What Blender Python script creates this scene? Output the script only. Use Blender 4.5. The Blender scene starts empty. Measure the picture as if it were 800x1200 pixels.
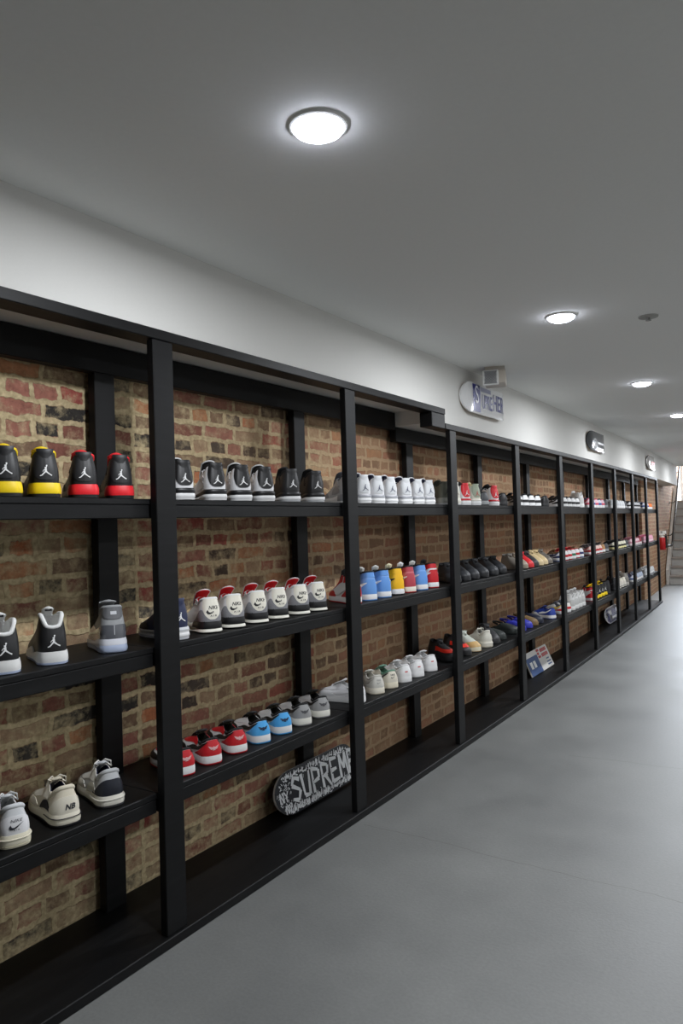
import bpy, bmesh, math, random
from mathutils import Vector, Matrix
random.seed(7)
COL = bpy.context.scene.collection
sc = bpy.context.scene
pi = math.pi

# ------------------------------------------------------------------ the place
# The long wall runs along +Y and bows very slightly; s = distance along it,
# d = depth behind the shelving's front face, z = height.
D0, BOW = 1.8966, 0.00243
CAMH, YAW, PITCH, ROLL, FPX = 1.41, 0.57559, 0.01804, 0.02979, 863.47
CEIL = 2.415
BRICK_D = 0.372
POST_S0, POST_P, POST_W, POST_T = 1.767, 1.2238, 0.0928, 0.032
SHELF_Z = {1: 1.520, 2: 1.011, 3: 0.515}
BASE_Z = 0.034

def P(s, d, z):
    return Vector((-(D0 + d) - BOW * (s - 1.6) ** 2, s, z))
def heading(s):
    return 2 * BOW * (s - 1.6)        # turn of the wall direction about Z

# ------------------------------------------------------------------ materials
MATS = {}
def lin(c):
    return tuple(((v / 255) / 12.92 if v / 255 <= .04045 else ((v / 255 + .055) / 1.055) ** 2.4) for v in c)
def mat(rgb, rough=.55, metal=0., coat=0., name=None, noise=0.06, bump=0.0, scale=60, trans=0., linear=False):
    key = (rgb, rough, metal, coat, name, noise, bump, scale, trans)
    if key in MATS: return MATS[key]
    m = bpy.data.materials.new(name or 'surface_%d_%d_%d' % rgb)
    m.use_nodes = True
    nt = m.node_tree; b = nt.nodes['Principled BSDF']
    c = rgb if linear else lin(rgb)
    b.inputs['Roughness'].default_value = rough
    b.inputs['Metallic'].default_value = metal
    b.inputs['Coat Weight'].default_value = coat
    b.inputs['Transmission Weight'].default_value = trans
    tc = nt.nodes.new('ShaderNodeTexCoord')
    n = nt.nodes.new('ShaderNodeTexNoise'); n.inputs['Scale'].default_value = scale; n.inputs['Detail'].default_value = 3
    nt.links.new(tc.outputs['Object'], n.inputs['Vector'])
    r = nt.nodes.new('ShaderNodeMix'); r.data_type = 'RGBA'
    r.inputs['A'].default_value = tuple(v * (1 - noise) for v in c) + (1,)
    r.inputs['B'].default_value = tuple(min(1, v * (1 + noise)) for v in c) + (1,)
    nt.links.new(n.outputs['Fac'], r.inputs['Factor'])
    nt.links.new(r.outputs['Result'], b.inputs['Base Color'])
    if bump:
        bp = nt.nodes.new('ShaderNodeBump'); bp.inputs['Strength'].default_value = bump; bp.inputs['Distance'].default_value = .002
        nt.links.new(n.outputs['Fac'], bp.inputs['Height']); nt.links.new(bp.outputs['Normal'], b.inputs['Normal'])
    MATS[key] = m
    return m

def nodes_of(name):
    m = bpy.data.materials.new(name); m.use_nodes = True
    nt = m.node_tree
    return m, nt, nt.nodes['Principled BSDF'], nt.nodes.new, nt.links.new
def ramp(new, stops, interp='LINEAR'):
    r = new('ShaderNodeValToRGB'); r.color_ramp.interpolation = interp
    el = r.color_ramp.elements
    while len(el) < len(stops): el.new(.5)
    for e, (p, c) in zip(el, stops):
        e.position = p; e.color = (c if len(c) == 4 else tuple(c) + (1,))
    return r
def mixc(new, link, fac, a, b, mode='MIX'):
    x = new('ShaderNodeMix'); x.data_type = 'RGBA'; x.blend_type = mode
    for k, v in (('Factor', fac), ('A', a), ('B', b)):
        if hasattr(v, 'is_linked') or hasattr(v, 'links'): link(v, x.inputs[k])
        elif isinstance(v, (int, float)): x.inputs[k].default_value = v
        else: x.inputs[k].default_value = tuple(v) + (1,)
    return x.outputs['Result']
def math_(new, link, op, a, b=None, clamp=False):
    x = new('ShaderNodeMath'); x.operation = op; x.use_clamp = clamp
    for i, v in enumerate((a, b)):
        if v is None: continue
        if isinstance(v, (int, float)): x.inputs[i].default_value = v
        else: link(v, x.inputs[i])
    return x.outputs[0]

def brick_material():
    m, nt, b, new, link = nodes_of('old_red_brick')
    uv = new('ShaderNodeUVMap'); uv.uv_map = 'wall'
    # ragged edges: shift the lookup by noise
    n1 = new('ShaderNodeTexNoise'); n1.inputs['Scale'].default_value = 9; n1.inputs['Detail'].default_value = 4; n1.inputs['Roughness'].default_value = .65
    link(uv.outputs[0], n1.inputs['Vector'])
    sub = new('ShaderNodeVectorMath'); sub.operation = 'SUBTRACT'; link(n1.outputs['Color'], sub.inputs[0]); sub.inputs[1].default_value = (.5, .5, .5)
    scl = new('ShaderNodeVectorMath'); scl.operation = 'SCALE'; link(sub.outputs[0], scl.inputs[0]); scl.inputs['Scale'].default_value = .05
    add = new('ShaderNodeVectorMath'); add.operation = 'ADD'; link(uv.outputs[0], add.inputs[0]); link(scl.outputs[0], add.inputs[1])
    br = new('ShaderNodeTexBrick')
    link(add.outputs[0], br.inputs['Vector'])
    br.offset = .5; br.offset_frequency = 2; br.squash = .55; br.squash_frequency = 2
    br.inputs['Scale'].default_value = 1
    br.inputs['Brick Width'].default_value = .2; br.inputs['Row Height'].default_value = .0685
    br.inputs['Mortar Size'].default_value = .0125; br.inputs['Mortar Smooth'].default_value = .35
    br.inputs['Color1'].default_value = (0, 0, 0, 1); br.inputs['Color2'].default_value = (1, 1, 1, 1); br.inputs['Mortar'].default_value = (.5, .5, .5, 1)
    per = ramp(new, [(0., lin((58, 55, 52))), (.14, lin((128, 84, 72))), (.24, lin((152, 102, 88))), (.38, lin((126, 102, 82))),
                     (.52, lin((172, 122, 88))), (.62, lin((152, 80, 72))), (.72, lin((156, 130, 104))), (.86, lin((138, 104, 84))), (.90, lin((66, 62, 58))), (.96, lin((178, 112, 78)))], 'CONSTANT')
    link(br.outputs['Color'], per.inputs['Fac'])
    # blotches inside the bricks
    n2 = new('ShaderNodeTexNoise'); n2.inputs['Scale'].default_value = 30; n2.inputs['Detail'].default_value = 8; n2.inputs['Roughness'].default_value = .7
    link(uv.outputs[0], n2.inputs['Vector'])
    r2 = ramp(new, [(.25, (.6, .6, .6)), (.75, (1.5, 1.5, 1.5))]); link(n2.outputs['Fac'], r2.inputs['Fac'])
    brick = mixc(new, link, 1.0, per.outputs['Color'], r2.outputs['Color'], 'MULTIPLY')
    # mortar
    n3 = new('ShaderNodeTexNoise'); n3.inputs['Scale'].default_value = 55; n3.inputs['Detail'].default_value = 6
    link(uv.outputs[0], n3.inputs['Vector'])
    mort = ramp(new, [(.3, lin((168, 150, 116))), (.7, lin((216, 198, 158)))]); link(n3.outputs['Fac'], mort.inputs['Fac'])
    # mortar smeared over the brick faces
    n4 = new('ShaderNodeTexNoise'); n4.inputs['Scale'].default_value = 13; n4.inputs['Detail'].default_value = 9; n4.inputs['Roughness'].default_value = .72
    link(uv.outputs[0], n4.inputs['Vector'])
    n5 = new('ShaderNodeTexNoise'); n5.inputs['Scale'].default_value = 1.6; n5.inputs['Detail'].default_value = 2
    link(uv.outputs[0], n5.inputs['Vector'])
    s5 = math_(new, link, 'MULTIPLY', n5.outputs['Fac'], .35)
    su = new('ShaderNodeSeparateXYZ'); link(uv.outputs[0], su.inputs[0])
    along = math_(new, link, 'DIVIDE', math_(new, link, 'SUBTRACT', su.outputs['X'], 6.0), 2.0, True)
    s4 = math_(new, link, 'SUBTRACT', math_(new, link, 'ADD', n4.outputs['Fac'], s5), math_(new, link, 'MULTIPLY', along, .07))
    r4 = ramp(new, [(.615, (0, 0, 0)), (.80, (.85, .85, .85))]); link(s4, r4.inputs['Fac'])
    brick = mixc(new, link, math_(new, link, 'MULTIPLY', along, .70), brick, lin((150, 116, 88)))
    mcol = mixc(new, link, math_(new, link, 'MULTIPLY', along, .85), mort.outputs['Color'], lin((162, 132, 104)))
    smear = mixc(new, link, r4.outputs['Color'], brick, mcol)
    col = mixc(new, link, br.outputs['Fac'], smear, mcol)
    link(col, b.inputs['Base Color'])
    b.inputs['Roughness'].default_value = .93
    b.inputs['Specular IOR Level'].default_value = .2
    h = math_(new, link, 'MULTIPLY', br.outputs['Fac'], -1.0)
    h2 = math_(new, link, 'MULTIPLY', n2.outputs['Fac'], .55)
    hh = math_(new, link, 'ADD', h, h2)
    bp = new('ShaderNodeBump'); bp.inputs['Strength'].default_value = .55; bp.inputs['Distance'].default_value = .006
    link(hh, bp.inputs['Height']); link(bp.outputs['Normal'], b.inputs['Normal'])
    return m

def concrete_material():
    m, nt, b, new, link = nodes_of('painted_concrete')
    tc = new('ShaderNodeTexCoord'); V = tc.outputs['Object']
    n1 = new('ShaderNodeTexNoise'); n1.inputs['Scale'].default_value = 1.3; n1.inputs['Detail'].default_value = 5; n1.inputs['Roughness'].default_value = .6; link(V, n1.inputs['Vector'])
    c1 = ramp(new, [(.3, lin((100, 101, 100))), (.7, lin((118, 119, 117)))]); link(n1.outputs['Fac'], c1.inputs['Fac'])
    n2 = new('ShaderNodeTexNoise'); n2.inputs['Scale'].default_value = 90; n2.inputs['Detail'].default_value = 4; link(V, n2.inputs['Vector'])
    r2 = ramp(new, [(.3, (.93, .93, .93)), (.7, (1.06, 1.06, 1.06))]); link(n2.outputs['Fac'], r2.inputs['Fac'])
    col = mixc(new, link, 1.0, c1.outputs['Color'], r2.outputs['Color'], 'MULTIPLY')
    # scuffs and chips where the paint has worn
    n3 = new('ShaderNodeTexNoise'); n3.inputs['Scale'].default_value = 5.5; n3.inputs['Detail'].default_value = 8; n3.inputs['Roughness'].default_value = .75; link(V, n3.inputs['Vector'])
    r3 = ramp(new, [(.675, (0, 0, 0)), (.72, (.5, .5, .5))]); link(n3.outputs['Fac'], r3.inputs['Fac'])
    col = mixc(new, link, r3.outputs['Color'], col, lin((150, 152, 150)))
    r4 = ramp(new, [(.27, (.6, .6, .6)), (.305, (0, 0, 0))]); link(n3.outputs['Fac'], r4.inputs['Fac'])
    col = mixc(new, link, r4.outputs['Color'], col, lin((74, 70, 62)))
    # hairline cracks running across the slab
    sx = new('ShaderNodeSeparateXYZ'); link(V, sx.inputs[0])
    for y0, slope, x0, x1, wv in ((2.905, -.04, -1.85, 2.6, .0018), (4.55, .10, -1.3, 2.6, .0022), (7.9, -.05, -2.2, 2.6, .003)):
        nz = new('ShaderNodeTexNoise'); nz.inputs['Scale'].default_value = 2.2; nz.inputs['Detail'].default_value = 6; link(V, nz.inputs['Vector'])
        off = math_(new, link, 'MULTIPLY', math_(new, link, 'SUBTRACT', nz.outputs['Fac'], .5), .12)
        ln = math_(new, link, 'ADD', math_(new, link, 'MULTIPLY', sx.outputs['X'], slope), y0)
        dd = math_(new, link, 'ABSOLUTE', math_(new, link, 'SUBTRACT', math_(new, link, 'ADD', sx.outputs['Y'], off), ln))
        k = math_(new, link, 'LESS_THAN', dd, wv)
        k2 = math_(new, link, 'GREATER_THAN', sx.outputs['X'], x0)
        k3 = math_(new, link, 'GREATER_THAN', n1.outputs['Fac'], .44)
        kk = math_(new, link, 'MULTIPLY', math_(new, link, 'MULTIPLY', k, k2), math_(new, link, 'MULTIPLY', k3, .6))
        col = mixc(new, link, kk, col, lin((70, 68, 64)))
    link(col, b.inputs['Base Color'])
    rr = ramp(new, [(.3, (.42, .42, .42)), (.7, (.52, .52, .52))]); link(n1.outputs['Fac'], rr.inputs['Fac']); link(rr.outputs['Color'], b.inputs['Roughness'])
    b.inputs['Specular IOR Level'].default_value = .5
    bp = new('ShaderNodeBump'); bp.inputs['Strength'].default_value = .25; bp.inputs['Distance'].default_value = .002
    link(n2.outputs['Fac'], bp.inputs['Height']); link(bp.outputs['Normal'], b.inputs['Normal'])
    return m

def black_wood():
    m, nt, b, new, link = nodes_of('black_stained_wood')
    tc = new('ShaderNodeTexCoord')
    mp = new('ShaderNodeMapping'); mp.inputs['Scale'].default_value = (40, 4, 40); link(tc.outputs['Object'], mp.inputs[0])
    n = new('ShaderNodeTexNoise'); n.inputs['Scale'].default_value = 1; n.inputs['Detail'].default_value = 6; link(mp.outputs[0], n.inputs['Vector'])
    c = ramp(new, [(.3, (.0026, .0027, .0031)), (.62, (.0048, .005, .0056)), (.8, (.010, .010, .0105))]); link(n.outputs['Fac'], c.inputs['Fac'])
    link(c.outputs['Color'], b.inputs['Base Color'])
    b.inputs['Roughness'].default_value = .5; b.inputs['Specular IOR Level'].default_value = .24
    bp = new('ShaderNodeBump'); bp.inputs['Strength'].default_value = .3; bp.inputs['Distance'].default_value = .002
    link(n.outputs['Fac'], bp.inputs['Height']); link(bp.outputs['Normal'], b.inputs['Normal'])
    return m
def emission(name, rgb, strength):
    m = bpy.data.materials.new(name); m.use_nodes = True
    nt = m.node_tree; nt.nodes.clear()
    e = nt.nodes.new('ShaderNodeEmission'); e.inputs['Color'].default_value = lin(rgb) + (1,); e.inputs['Strength'].default_value = strength
    o = nt.nodes.new('ShaderNodeOutputMaterial'); nt.links.new(e.outputs[0], o.inputs[0])
    return m

M_BRICK = brick_material(); M_FLOOR = concrete_material(); M_WOOD = black_wood()
M_PAINT = mat((214, 213, 209), .85, name='white_wall_paint', noise=.02, bump=.05, scale=120)
M_CEIL = mat((240, 241, 239), .9, name='ceiling_paint', noise=.02, scale=60)

# ------------------------------------------------------------------ mesh helpers
class MB:
    def __init__(self): self.v = []; self.f = []; self.m = []
    def add(self, vs, fs, mi=0):
        o = len(self.v); self.v += [tuple(x) for x in vs]; self.f += [tuple(i + o for i in f) for f in fs]; self.m += [mi] * len(fs)
    def box(self, a, b, mi=0, fn=None):
        (x0, y0, z0), (x1, y1, z1) = a, b
        vs = [(x, y, z) for z in (z0, z1) for y in (y0, y1) for x in (x0, x1)]
        if fn: vs = [fn(*v) for v in vs]
        self.add(vs, [(0, 2, 3, 1), (4, 5, 7, 6), (0, 1, 5, 4), (2, 6, 7, 3), (0, 4, 6, 2), (1, 3, 7, 5)], mi)
    def grid(self, rows, mi=0, closed=False):
        n = len(rows[0]); vs = [p for r in rows for p in r]; fs = []
        for i in range(len(rows) - 1):
            for j in range(n if closed else n - 1):
                k = (j + 1) % n
                fs.append((i * n + j, i * n + k, (i + 1) * n + k, (i + 1) * n + j))
        self.add(vs, fs, mi)
    def tube(self, pts, r, k=6, mi=0, cap=True, ry=None, upv=(0, 0, 1)):
        pts = [Vector(p) for p in pts]; rows = []
        for i, p in enumerate(pts):
            t = (pts[min(i + 1, len(pts) - 1)] - pts[max(i - 1, 0)]).normalized()
            a = Vector(upv).cross(t)
            if a.length < 1e-4: a = Vector((1, 0, 0)).cross(t)
            a.normalize(); c = t.cross(a)
            rr = r[i] if isinstance(r, (list, tuple)) else r
            r2 = (ry[i] if isinstance(ry, (list, tuple)) else ry) if ry is not None else rr
            rows.append([p + a * rr * math.cos(2 * pi * j / k) + c * r2 * math.sin(2 * pi * j / k) for j in range(k)])
        self.grid(rows, mi, True)
        if cap:
            o = len(self.v); n = len(rows)
            self.f.append(tuple(o - n * k + j for j in range(k))[::-1]); self.m.append(mi)
            self.f.append(tuple(o - k + j for j in range(k))); self.m.append(mi)
    def mesh(self, name, mats, smooth=True, angle=40):
        me = bpy.data.meshes.new(name); me.from_pydata(self.v, [], self.f)
        for m in (mats if isinstance(mats, (list, tuple)) else [mats]): me.materials.append(m)
        me.polygons.foreach_set('material_index', self.m)
        bm = bmesh.new(); bm.from_mesh(me); bmesh.ops.remove_doubles(bm, verts=bm.verts, dist=1e-5)
        bmesh.ops.recalc_face_normals(bm, faces=bm.faces)
        if smooth:
            for f in bm.faces: f.smooth = True
            ca = math.radians(angle)
            for e in bm.edges:
                if len(e.link_faces) == 2 and e.calc_face_angle(0) > ca: e.smooth = False
        bm.to_mesh(me); bm.free()
        return me
def link_obj(name, me, parent=None, loc=None):
    o = bpy.data.objects.new(name, me); COL.objects.link(o)
    if parent: o.parent = parent
    if loc is not None: o.location = loc
    return o
def tag(o, label=None, cat=None, group=None, kind=None):
    if label: o['label'] = label
    if cat: o['category'] = cat
    if group: o['group'] = group
    if kind: o['kind'] = kind
    return o
def empty(name, loc=(0, 0, 0), rz=0.):
    o = bpy.data.objects.new(name, None); COL.objects.link(o); o.location = loc; o.rotation_euler = (0, 0, rz); o.empty_display_size = .1
    return o
def bevel(o, w=.003, seg=2):
    md = o.modifiers.new('bevel', 'BEVEL'); md.width = w; md.segments = seg; md.limit_method = 'ANGLE'
    return o
def text_mesh(txt, size, extrude=0., shear=0., bold=0.):
    c = bpy.data.curves.new('t', 'FONT'); c.body = txt; c.size = size; c.extrude = extrude; c.shear = shear; c.offset = bold
    c.align_x = 'CENTER'; c.align_y = 'CENTER'; c.resolution_u = 3
    o = bpy.data.objects.new('t', c); COL.objects.link(o)
    dg = bpy.context.evaluated_depsgraph_get(); dg.update()
    me = o.evaluated_get(dg).to_mesh()
    vs = [tuple(v.co) for v in me.vertices]; fs = [tuple(p.vertices) for p in me.polygons]
    bpy.data.objects.remove(o); bpy.data.curves.remove(c)
    return vs, fs

# ------------------------------------------------------------------ room shell
def strip(name, pts, material, kind='structure', uv=False, thick=None):
    mb = MB(); mb.grid(pts); me = mb.mesh(name, material, smooth=False)
    o = link_obj(name, me); o['kind'] = kind
    return o
def ss(a, b, n): return [a + (b - a) * i / n for i in range(n + 1)]

# brick wall, thick, following the bow
S_A, S_B = -3.2, 22.
seg = ss(S_A, S_B, 50)
mb = MB()
prof = [(BRICK_D, -.1), (BRICK_D, 4.6), (BRICK_D + .25, 4.6), (BRICK_D + .25, -.1)]
mb.grid([[P(s, d - .09 * max(0, min(1, (s - 13.0) / .05)), z) for d, z in prof] for s in sorted(seg + [13.0, 13.05])], closed=True)
me = bpy.data.meshes.new('wall_brick'); me.from_pydata(mb.v, [], mb.f); me.materials.append(M_BRICK)
uvl = me.uv_layers.new(name='wall')
for poly in me.polygons:
    for li in poly.loop_indices:
        co = me.vertices[me.loops[li].vertex_index].co; uvl.data[li].uv = (co.y + 4, co.z + 1)
wl = link_obj('wall_left', me); wl['kind'] = 'structure'

# white soffit above the shelving: face and underside step down at s = 4.06
STEP = 4.06
mb = MB()
for a, b, zb in ((S_A, STEP, 2.108), (STEP, 16.5, 2.02)):
    mb.grid([[P(s, d, z) for d, z in ((.012, zb), (.012, CEIL + .02), (BRICK_D + .01, CEIL + .02), (BRICK_D + .01, zb))] for s in ss(a, b, 24)], closed=True)
    for s in (a, b):
        mb.add([P(s, .012, zb), P(s, .012, CEIL + .02), P(s, BRICK_D + .01, CEIL + .02), P(s, BRICK_D + .01, zb)], [(0, 1, 2, 3)])
link_obj('wall_soffit', mb.mesh('wall_soffit', M_PAINT, False))['kind'] = 'structure'

X_R = 2.3; Y_B = -3.2; Y_F = 16.5
mb = MB(); mb.box((-3.6, Y_B, -.12), (X_R + .1, 24, 0))
link_obj('floor', mb.mesh('floor', M_FLOOR, False))['kind'] = 'structure'
mb = MB(); mb.box((-3.4, Y_B, CEIL), (X_R + .1, Y_F, CEIL + .2)); mb.box((-1.35, Y_F, CEIL), (X_R + .1, 22, CEIL + .2))
link_obj('ceiling', mb.mesh('ceiling', M_CEIL, False))['kind'] = 'structure'
mb = MB(); mb.box((X_R, Y_B, 0), (X_R + .15, Y_F + .1, CEIL)); link_obj('wall_right', mb.mesh('wall_right', M_PAINT, False))['kind'] = 'structure'
mb = MB(); mb.box((-3.4, Y_B - .15, 0), (X_R + .1, Y_B, CEIL)); link_obj('wall_back', mb.mesh('wall_back', M_PAINT, False))['kind'] = 'structure'
mb = MB(); mb.box((-1.35, Y_F, 0), (X_R + .1, Y_F + .15, CEIL)); link_obj('wall_front', mb.mesh('wall_front', M_PAINT, False))['kind'] = 'structure'
# stair shaft: side wall and the far wall above the landing
mb = MB(); mb.box((-1.35, Y_F + .15, 0), (-1.2, 22.3, 5.2)); link_obj('wall_stairwell', mb.mesh('wall_stairwell', M_PAINT, False))['kind'] = 'structure'
mb = MB()
mb.box((-3.6, 22.2, 0), (-1.2, 22.35, 1.75)); mb.box((-3.6, 22.2, 4.0), (-1.2, 22.35, 5.2)); mb.box((-3.6, 22.2, 1.75), (-3.15, 22.35, 4.0)); mb.box((-1.5, 22.2, 1.75), (-1.2, 22.35, 4.0))
link_obj('wall_far', mb.mesh('wall_far', M_PAINT, False))['kind'] = 'structure'
mb = MB(); mb.box((-3.6, Y_F, 5.0), (-1.2, 22.35, 5.1)); mb.box((-3.6, Y_F - .1, CEIL + .2), (-1.2, Y_F, 5.1))
link_obj('ceiling_stairwell', mb.mesh('ceiling_stairwell', M_PAINT, False))['kind'] = 'structure'

# ------------------------------------------------------------------ stairs
RISE, RUN, NST = .175, .28, 10
st = empty('staircase', P(16.5, .1, 0)); tag(st, 'pale concrete stairs climbing away at the far end of the corridor', 'stairs')
inv = Matrix.Translation(-Vector(st.location))
M_STEP = mat((176, 174, 170), .7, name='worn_pale_step', noise=.1, scale=12); M_NOSE = mat((150, 140, 132), .6, name='step_nosing')
def S2(s, d, z): return inv @ P(s, d, z)
for k in range(NST):
    s0 = 16.35 + RUN * k
    mb = MB(); mb.box((s0 + .012, -1.0, RISE * k), (s0 + RUN + .03, .205, RISE * (k + 1) - .03), fn=S2)
    link_obj('riser', mb.mesh('riser', M_STEP, False), st)
    mb = MB(); mb.box((s0 - .02, -1.0, RISE * (k + 1) - .03), (s0 + RUN + .02, .205, RISE * (k + 1)), fn=S2)
    link_obj('tread', mb.mesh('tread', M_NOSE, False), st)
mb = MB(); mb.box((16.35 + RUN * NST, -1.0, 1.60), (22.1, .268, RISE * NST), fn=S2); link_obj('landing', mb.mesh('landing', M_STEP, False), st)
# skirt board along the brick, rising with the flight
M_SKIRT = mat((190, 186, 180), .7, name='flaking_white_paint', noise=.35, scale=22)
mb = MB()
a0, a1 = 16.35, 16.35 + RUN * NST
pts = [(a0 - .12, 0), (a0 - .12, .30), (a1, .42 + RISE * NST), (a1, RISE * NST)]
vs = [S2(s, d, z) for d in (.207, .264) for s, z in pts]
mb.add(vs, [(0, 1, 2, 3), (4, 7, 6, 5), (0, 4, 5, 1), (1, 5, 6, 2), (2, 6, 7, 3), (3, 7, 4, 0)])
link_obj('skirt_board', mb.mesh('skirt_board', M_SKIRT, False), st)

# handrail on the brick beside the stairs
M_BLK = mat((24, 24, 26), .4, name='black_painted_steel')
hr = empty('handrail', P(15.6, .33, 0)); tag(hr, 'black metal handrail fixed to the brick wall beside the stairs', 'handrail')
L = lambda s, d, z: P(s, d, z) - Vector(hr.location)
mb = MB(); mb.tube([L(15.9, .24, .80), L(16.25, .14, .80), L(16.35, .13, .86)] + [L(16.35 + .28 * k, .13, .90 + .175 * k) for k in range(1, 11)], .022, 8)
link_obj('rail', mb.mesh('rail', M_BLK), hr)
for k in (1, 5, 9):
    mb = MB(); s, z = 16.35 + .28 * k, .88 + .175 * k
    mb.tube([L(s, .13, z), L(s, .19, z - .06), L(s, .28, z - .06)], .009, 6); mb.tube([L(s, .27, z - .06), L(s, .28, z - .06)], .03, 10, upv=(0, 1, 0)); link_obj('bracket', mb.mesh('bracket', M_BLK), hr)

# door standing open to the daylight at the head of the stairs
mb = MB(); M_FRAME = mat((200, 196, 190), .5, name='door_frame_paint')
for a, b in (((-3.15, 22.16, 1.75), (-3.09, 22.36, 4.0)), ((-1.56, 22.16, 1.75), (-1.5, 22.36, 4.0)), ((-3.15, 22.16, 3.94), (-1.5, 22.36, 4.0))): mb.box(a, b)
dr = link_obj('door_1', mb.mesh('door_1', M_FRAME, False)); dr['kind'] = 'structure'
# framed poster on the stairwell wall
ps = empty('poster', P(19.3, .265, 2.3)); tag(ps, 'red and cream poster on the wall above the stairs', 'poster')
L = lambda s, d, z: P(s, d, z) - Vector(ps.location)
mb = MB(); mb.box((18.9, .255, 2.22), (19.9, .280, 3.0), fn=L); link_obj('backing', mb.mesh('backing', mat((226, 196, 170), .5), False), ps)
mb = MB(); mb.box((19.0, .251, 2.28), (19.45, .255, 2.55), fn=L); mb.box((19.5, .251, 2.55), (19.8, .255, 2.9), fn=L); link_obj('print', mb.mesh('print', mat((150, 48, 60), .5), False), ps)

# ------------------------------------------------------------------ shelving
rack = empty('shelving_unit', P(POST_S0, 0, 0))
tag(rack, 'long black wooden shelving unit built against the brick wall', 'shelving')
RL = Vector(rack.location)
def R(s, d, z): return P(s, d, z) - RL
posts = [POST_S0 + POST_P * i for i in range(-3, 10)]
ENDP = posts[-1]
def rbox(name, a, b, n=1, bv=.0025):
    (s0, d0, z0), (s1, d1, z1) = a, b
    mb = MB()
    rows = [[R(s, d, z) for d, z in ((d0, z0), (d1, z0), (d1, z1), (d0, z1))] for s in ss(s0, s1, n)]
    mb.grid(rows, closed=True)
    k = len(mb.v); mb.f += [(0, 1, 2, 3), (k - 4, k - 1, k - 2, k - 3)]; mb.m += [0, 0]
    o = link_obj(name, mb.mesh(name, M_WOOD, False), rack)
    if bv: bevel(o, bv, 1)
    return o
TOPA, TOPB = 2.108, 2.020
for i, s in enumerate(posts):
    top = TOPA if s < 4.0 else TOPB
    rbox('front_post', (s, 0, BASE_Z), (s + POST_W, POST_T, top - .038))
    rbox('back_post', (s, .309, BASE_Z), (s + POST_W, .347, top - .006))
# top rails laid flat over the front posts, higher over the first part of the run
rbox('top_rail', (S_A + .1, 0, TOPA - .036), (4.154, .09, TOPA), 12)
rbox('top_rail', (4.156, 0, TOPB - .036), (ENDP + POST_W + .02, .09, TOPB), 16)
rbox('joining_block', (3.968, 0.003, TOPB - .036), (4.152, .086, TOPA - .037))
rbox('back_rail', (S_A + .1, .300, TOPA - .112), (STEP - .002, .345, TOPA - .004), 12)
rbox('back_rail', (STEP + .001, .300, TOPB - .095), (ENDP + POST_W + .02, .345, TOPB - .004), 16)
rbox('base_platform', (S_A + .1, -.012, 0), (ENDP + POST_W + .02, .366, BASE_Z), 24)
for k, z in SHELF_Z.items():
    for a, b in zip(posts[:-1], posts[1:]):
        sh = rbox('shelf_board', (a + .002, POST_T + .001, z - .020), (b - .001 if b != ENDP else b + POST_W, .3655, z), 1)
        f = rbox('shelf_rail', (a + .004, POST_T + .002, z - .066), (b - .003 if b != ENDP else b + POST_W, POST_T + .04, z - .0205), 1)
        g = rbox('shelf_rail', (a + .004, .265, z - .060), (b - .003, .3, z - .0205), 1)

# ------------------------------------------------------------------ ceiling lights
M_LED = emission('lit_diffuser', (236, 240, 255), 26)
M_RING = mat((235, 235, 232), .5, name='white_plastic')
lamps = [P(1.52 + 2.165 * k, 0, 0) for k in range(-1, 8)]
def downlight(x, y, label, watts=25):
    e = empty('ceiling_light', (x, y, CEIL)); tag(e, label, 'ceiling light', 'recessed lights in the ceiling', 'thing')
    mb = MB(); n = 32
    ring = [[(r * math.cos(2 * pi * j / n), r * math.sin(2 * pi * j / n), z) for j in range(n)] for r, z in ((.074, 0), (.073, -.006), (.067, -.008), (.064, -.004))]
    mb.grid(ring, closed=True); link_obj('trim_ring', mb.mesh('trim_ring', M_RING), e)
    mb = MB()
    dome = [[(r * math.cos(2 * pi * j / n), r * math.sin(2 * pi * j / n), z) for j in range(n)] for r, z in ((.0645, -.006), (.060, -.016), (.045, -.024), (.024, -.028), (.001, -.029))]
    mb.grid(dome, closed=True); link_obj('diffuser', mb.mesh('diffuser', M_LED), e)
    ld = bpy.data.lights.new('ceiling_lamp', 'AREA'); ld.shape = 'DISK'; ld.size = .12; ld.energy = watts; ld.color = (.93, .96, 1.0)
    lo = bpy.data.objects.new('lamp', ld); COL.objects.link(lo); lo.parent = e; lo.location = (0, 0, -.032)
ords = ['first', 'second', 'third', 'fourth', 'fifth', 'sixth', 'seventh', 'eighth', 'ninth', 'tenth']
for k in range(0, 7):
    y = (1.52, 3.66, 5.88, 8.0)[k] if 0 <= k <= 3 else 1.52 + 2.165 * k
    x = -(D0) - BOW * (y - 1.6) ** 2 + .875 - .012 * k
    lab = 'round recessed ceiling light near the shelving, %s from the camera' % ords[k] if k >= 0 else 'round recessed ceiling light behind the camera by the shelving'
    downlight(x, y, lab)
for k in range(0, 7):
    lab = 'round recessed ceiling light on the open side of the room, %s along' % ords[k]
    downlight(1.15, 1.52 + 2.165 * k, lab, 19)

# small flush sprinkler cover
sp = empty('ceiling_sprinkler', (-.69, 3.95, CEIL)); tag(sp, 'small round flush cover plate in the ceiling beside the second light', 'sprinkler', None, 'thing')
mb = MB(); n = 28
mb.grid([[(r * math.cos(2 * pi * j / n), r * math.sin(2 * pi * j / n), z) for j in range(n)] for r, z in ((.048, 0), (.046, -.006), (.03, -.008), (.0005, -.008))], closed=True)
link_obj('plate', mb.mesh('plate', mat((168, 168, 164), .6)), sp)
mb = MB(); mb.tube([(0, 0, -.007), (0, 0, -.02)], .008, 8); mb.tube([(0, 0, -.02), (0, 0, -.022)], .014, 10); link_obj('nozzle', mb.mesh('nozzle', mat((150, 150, 146), .4, .8)), sp)

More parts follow.
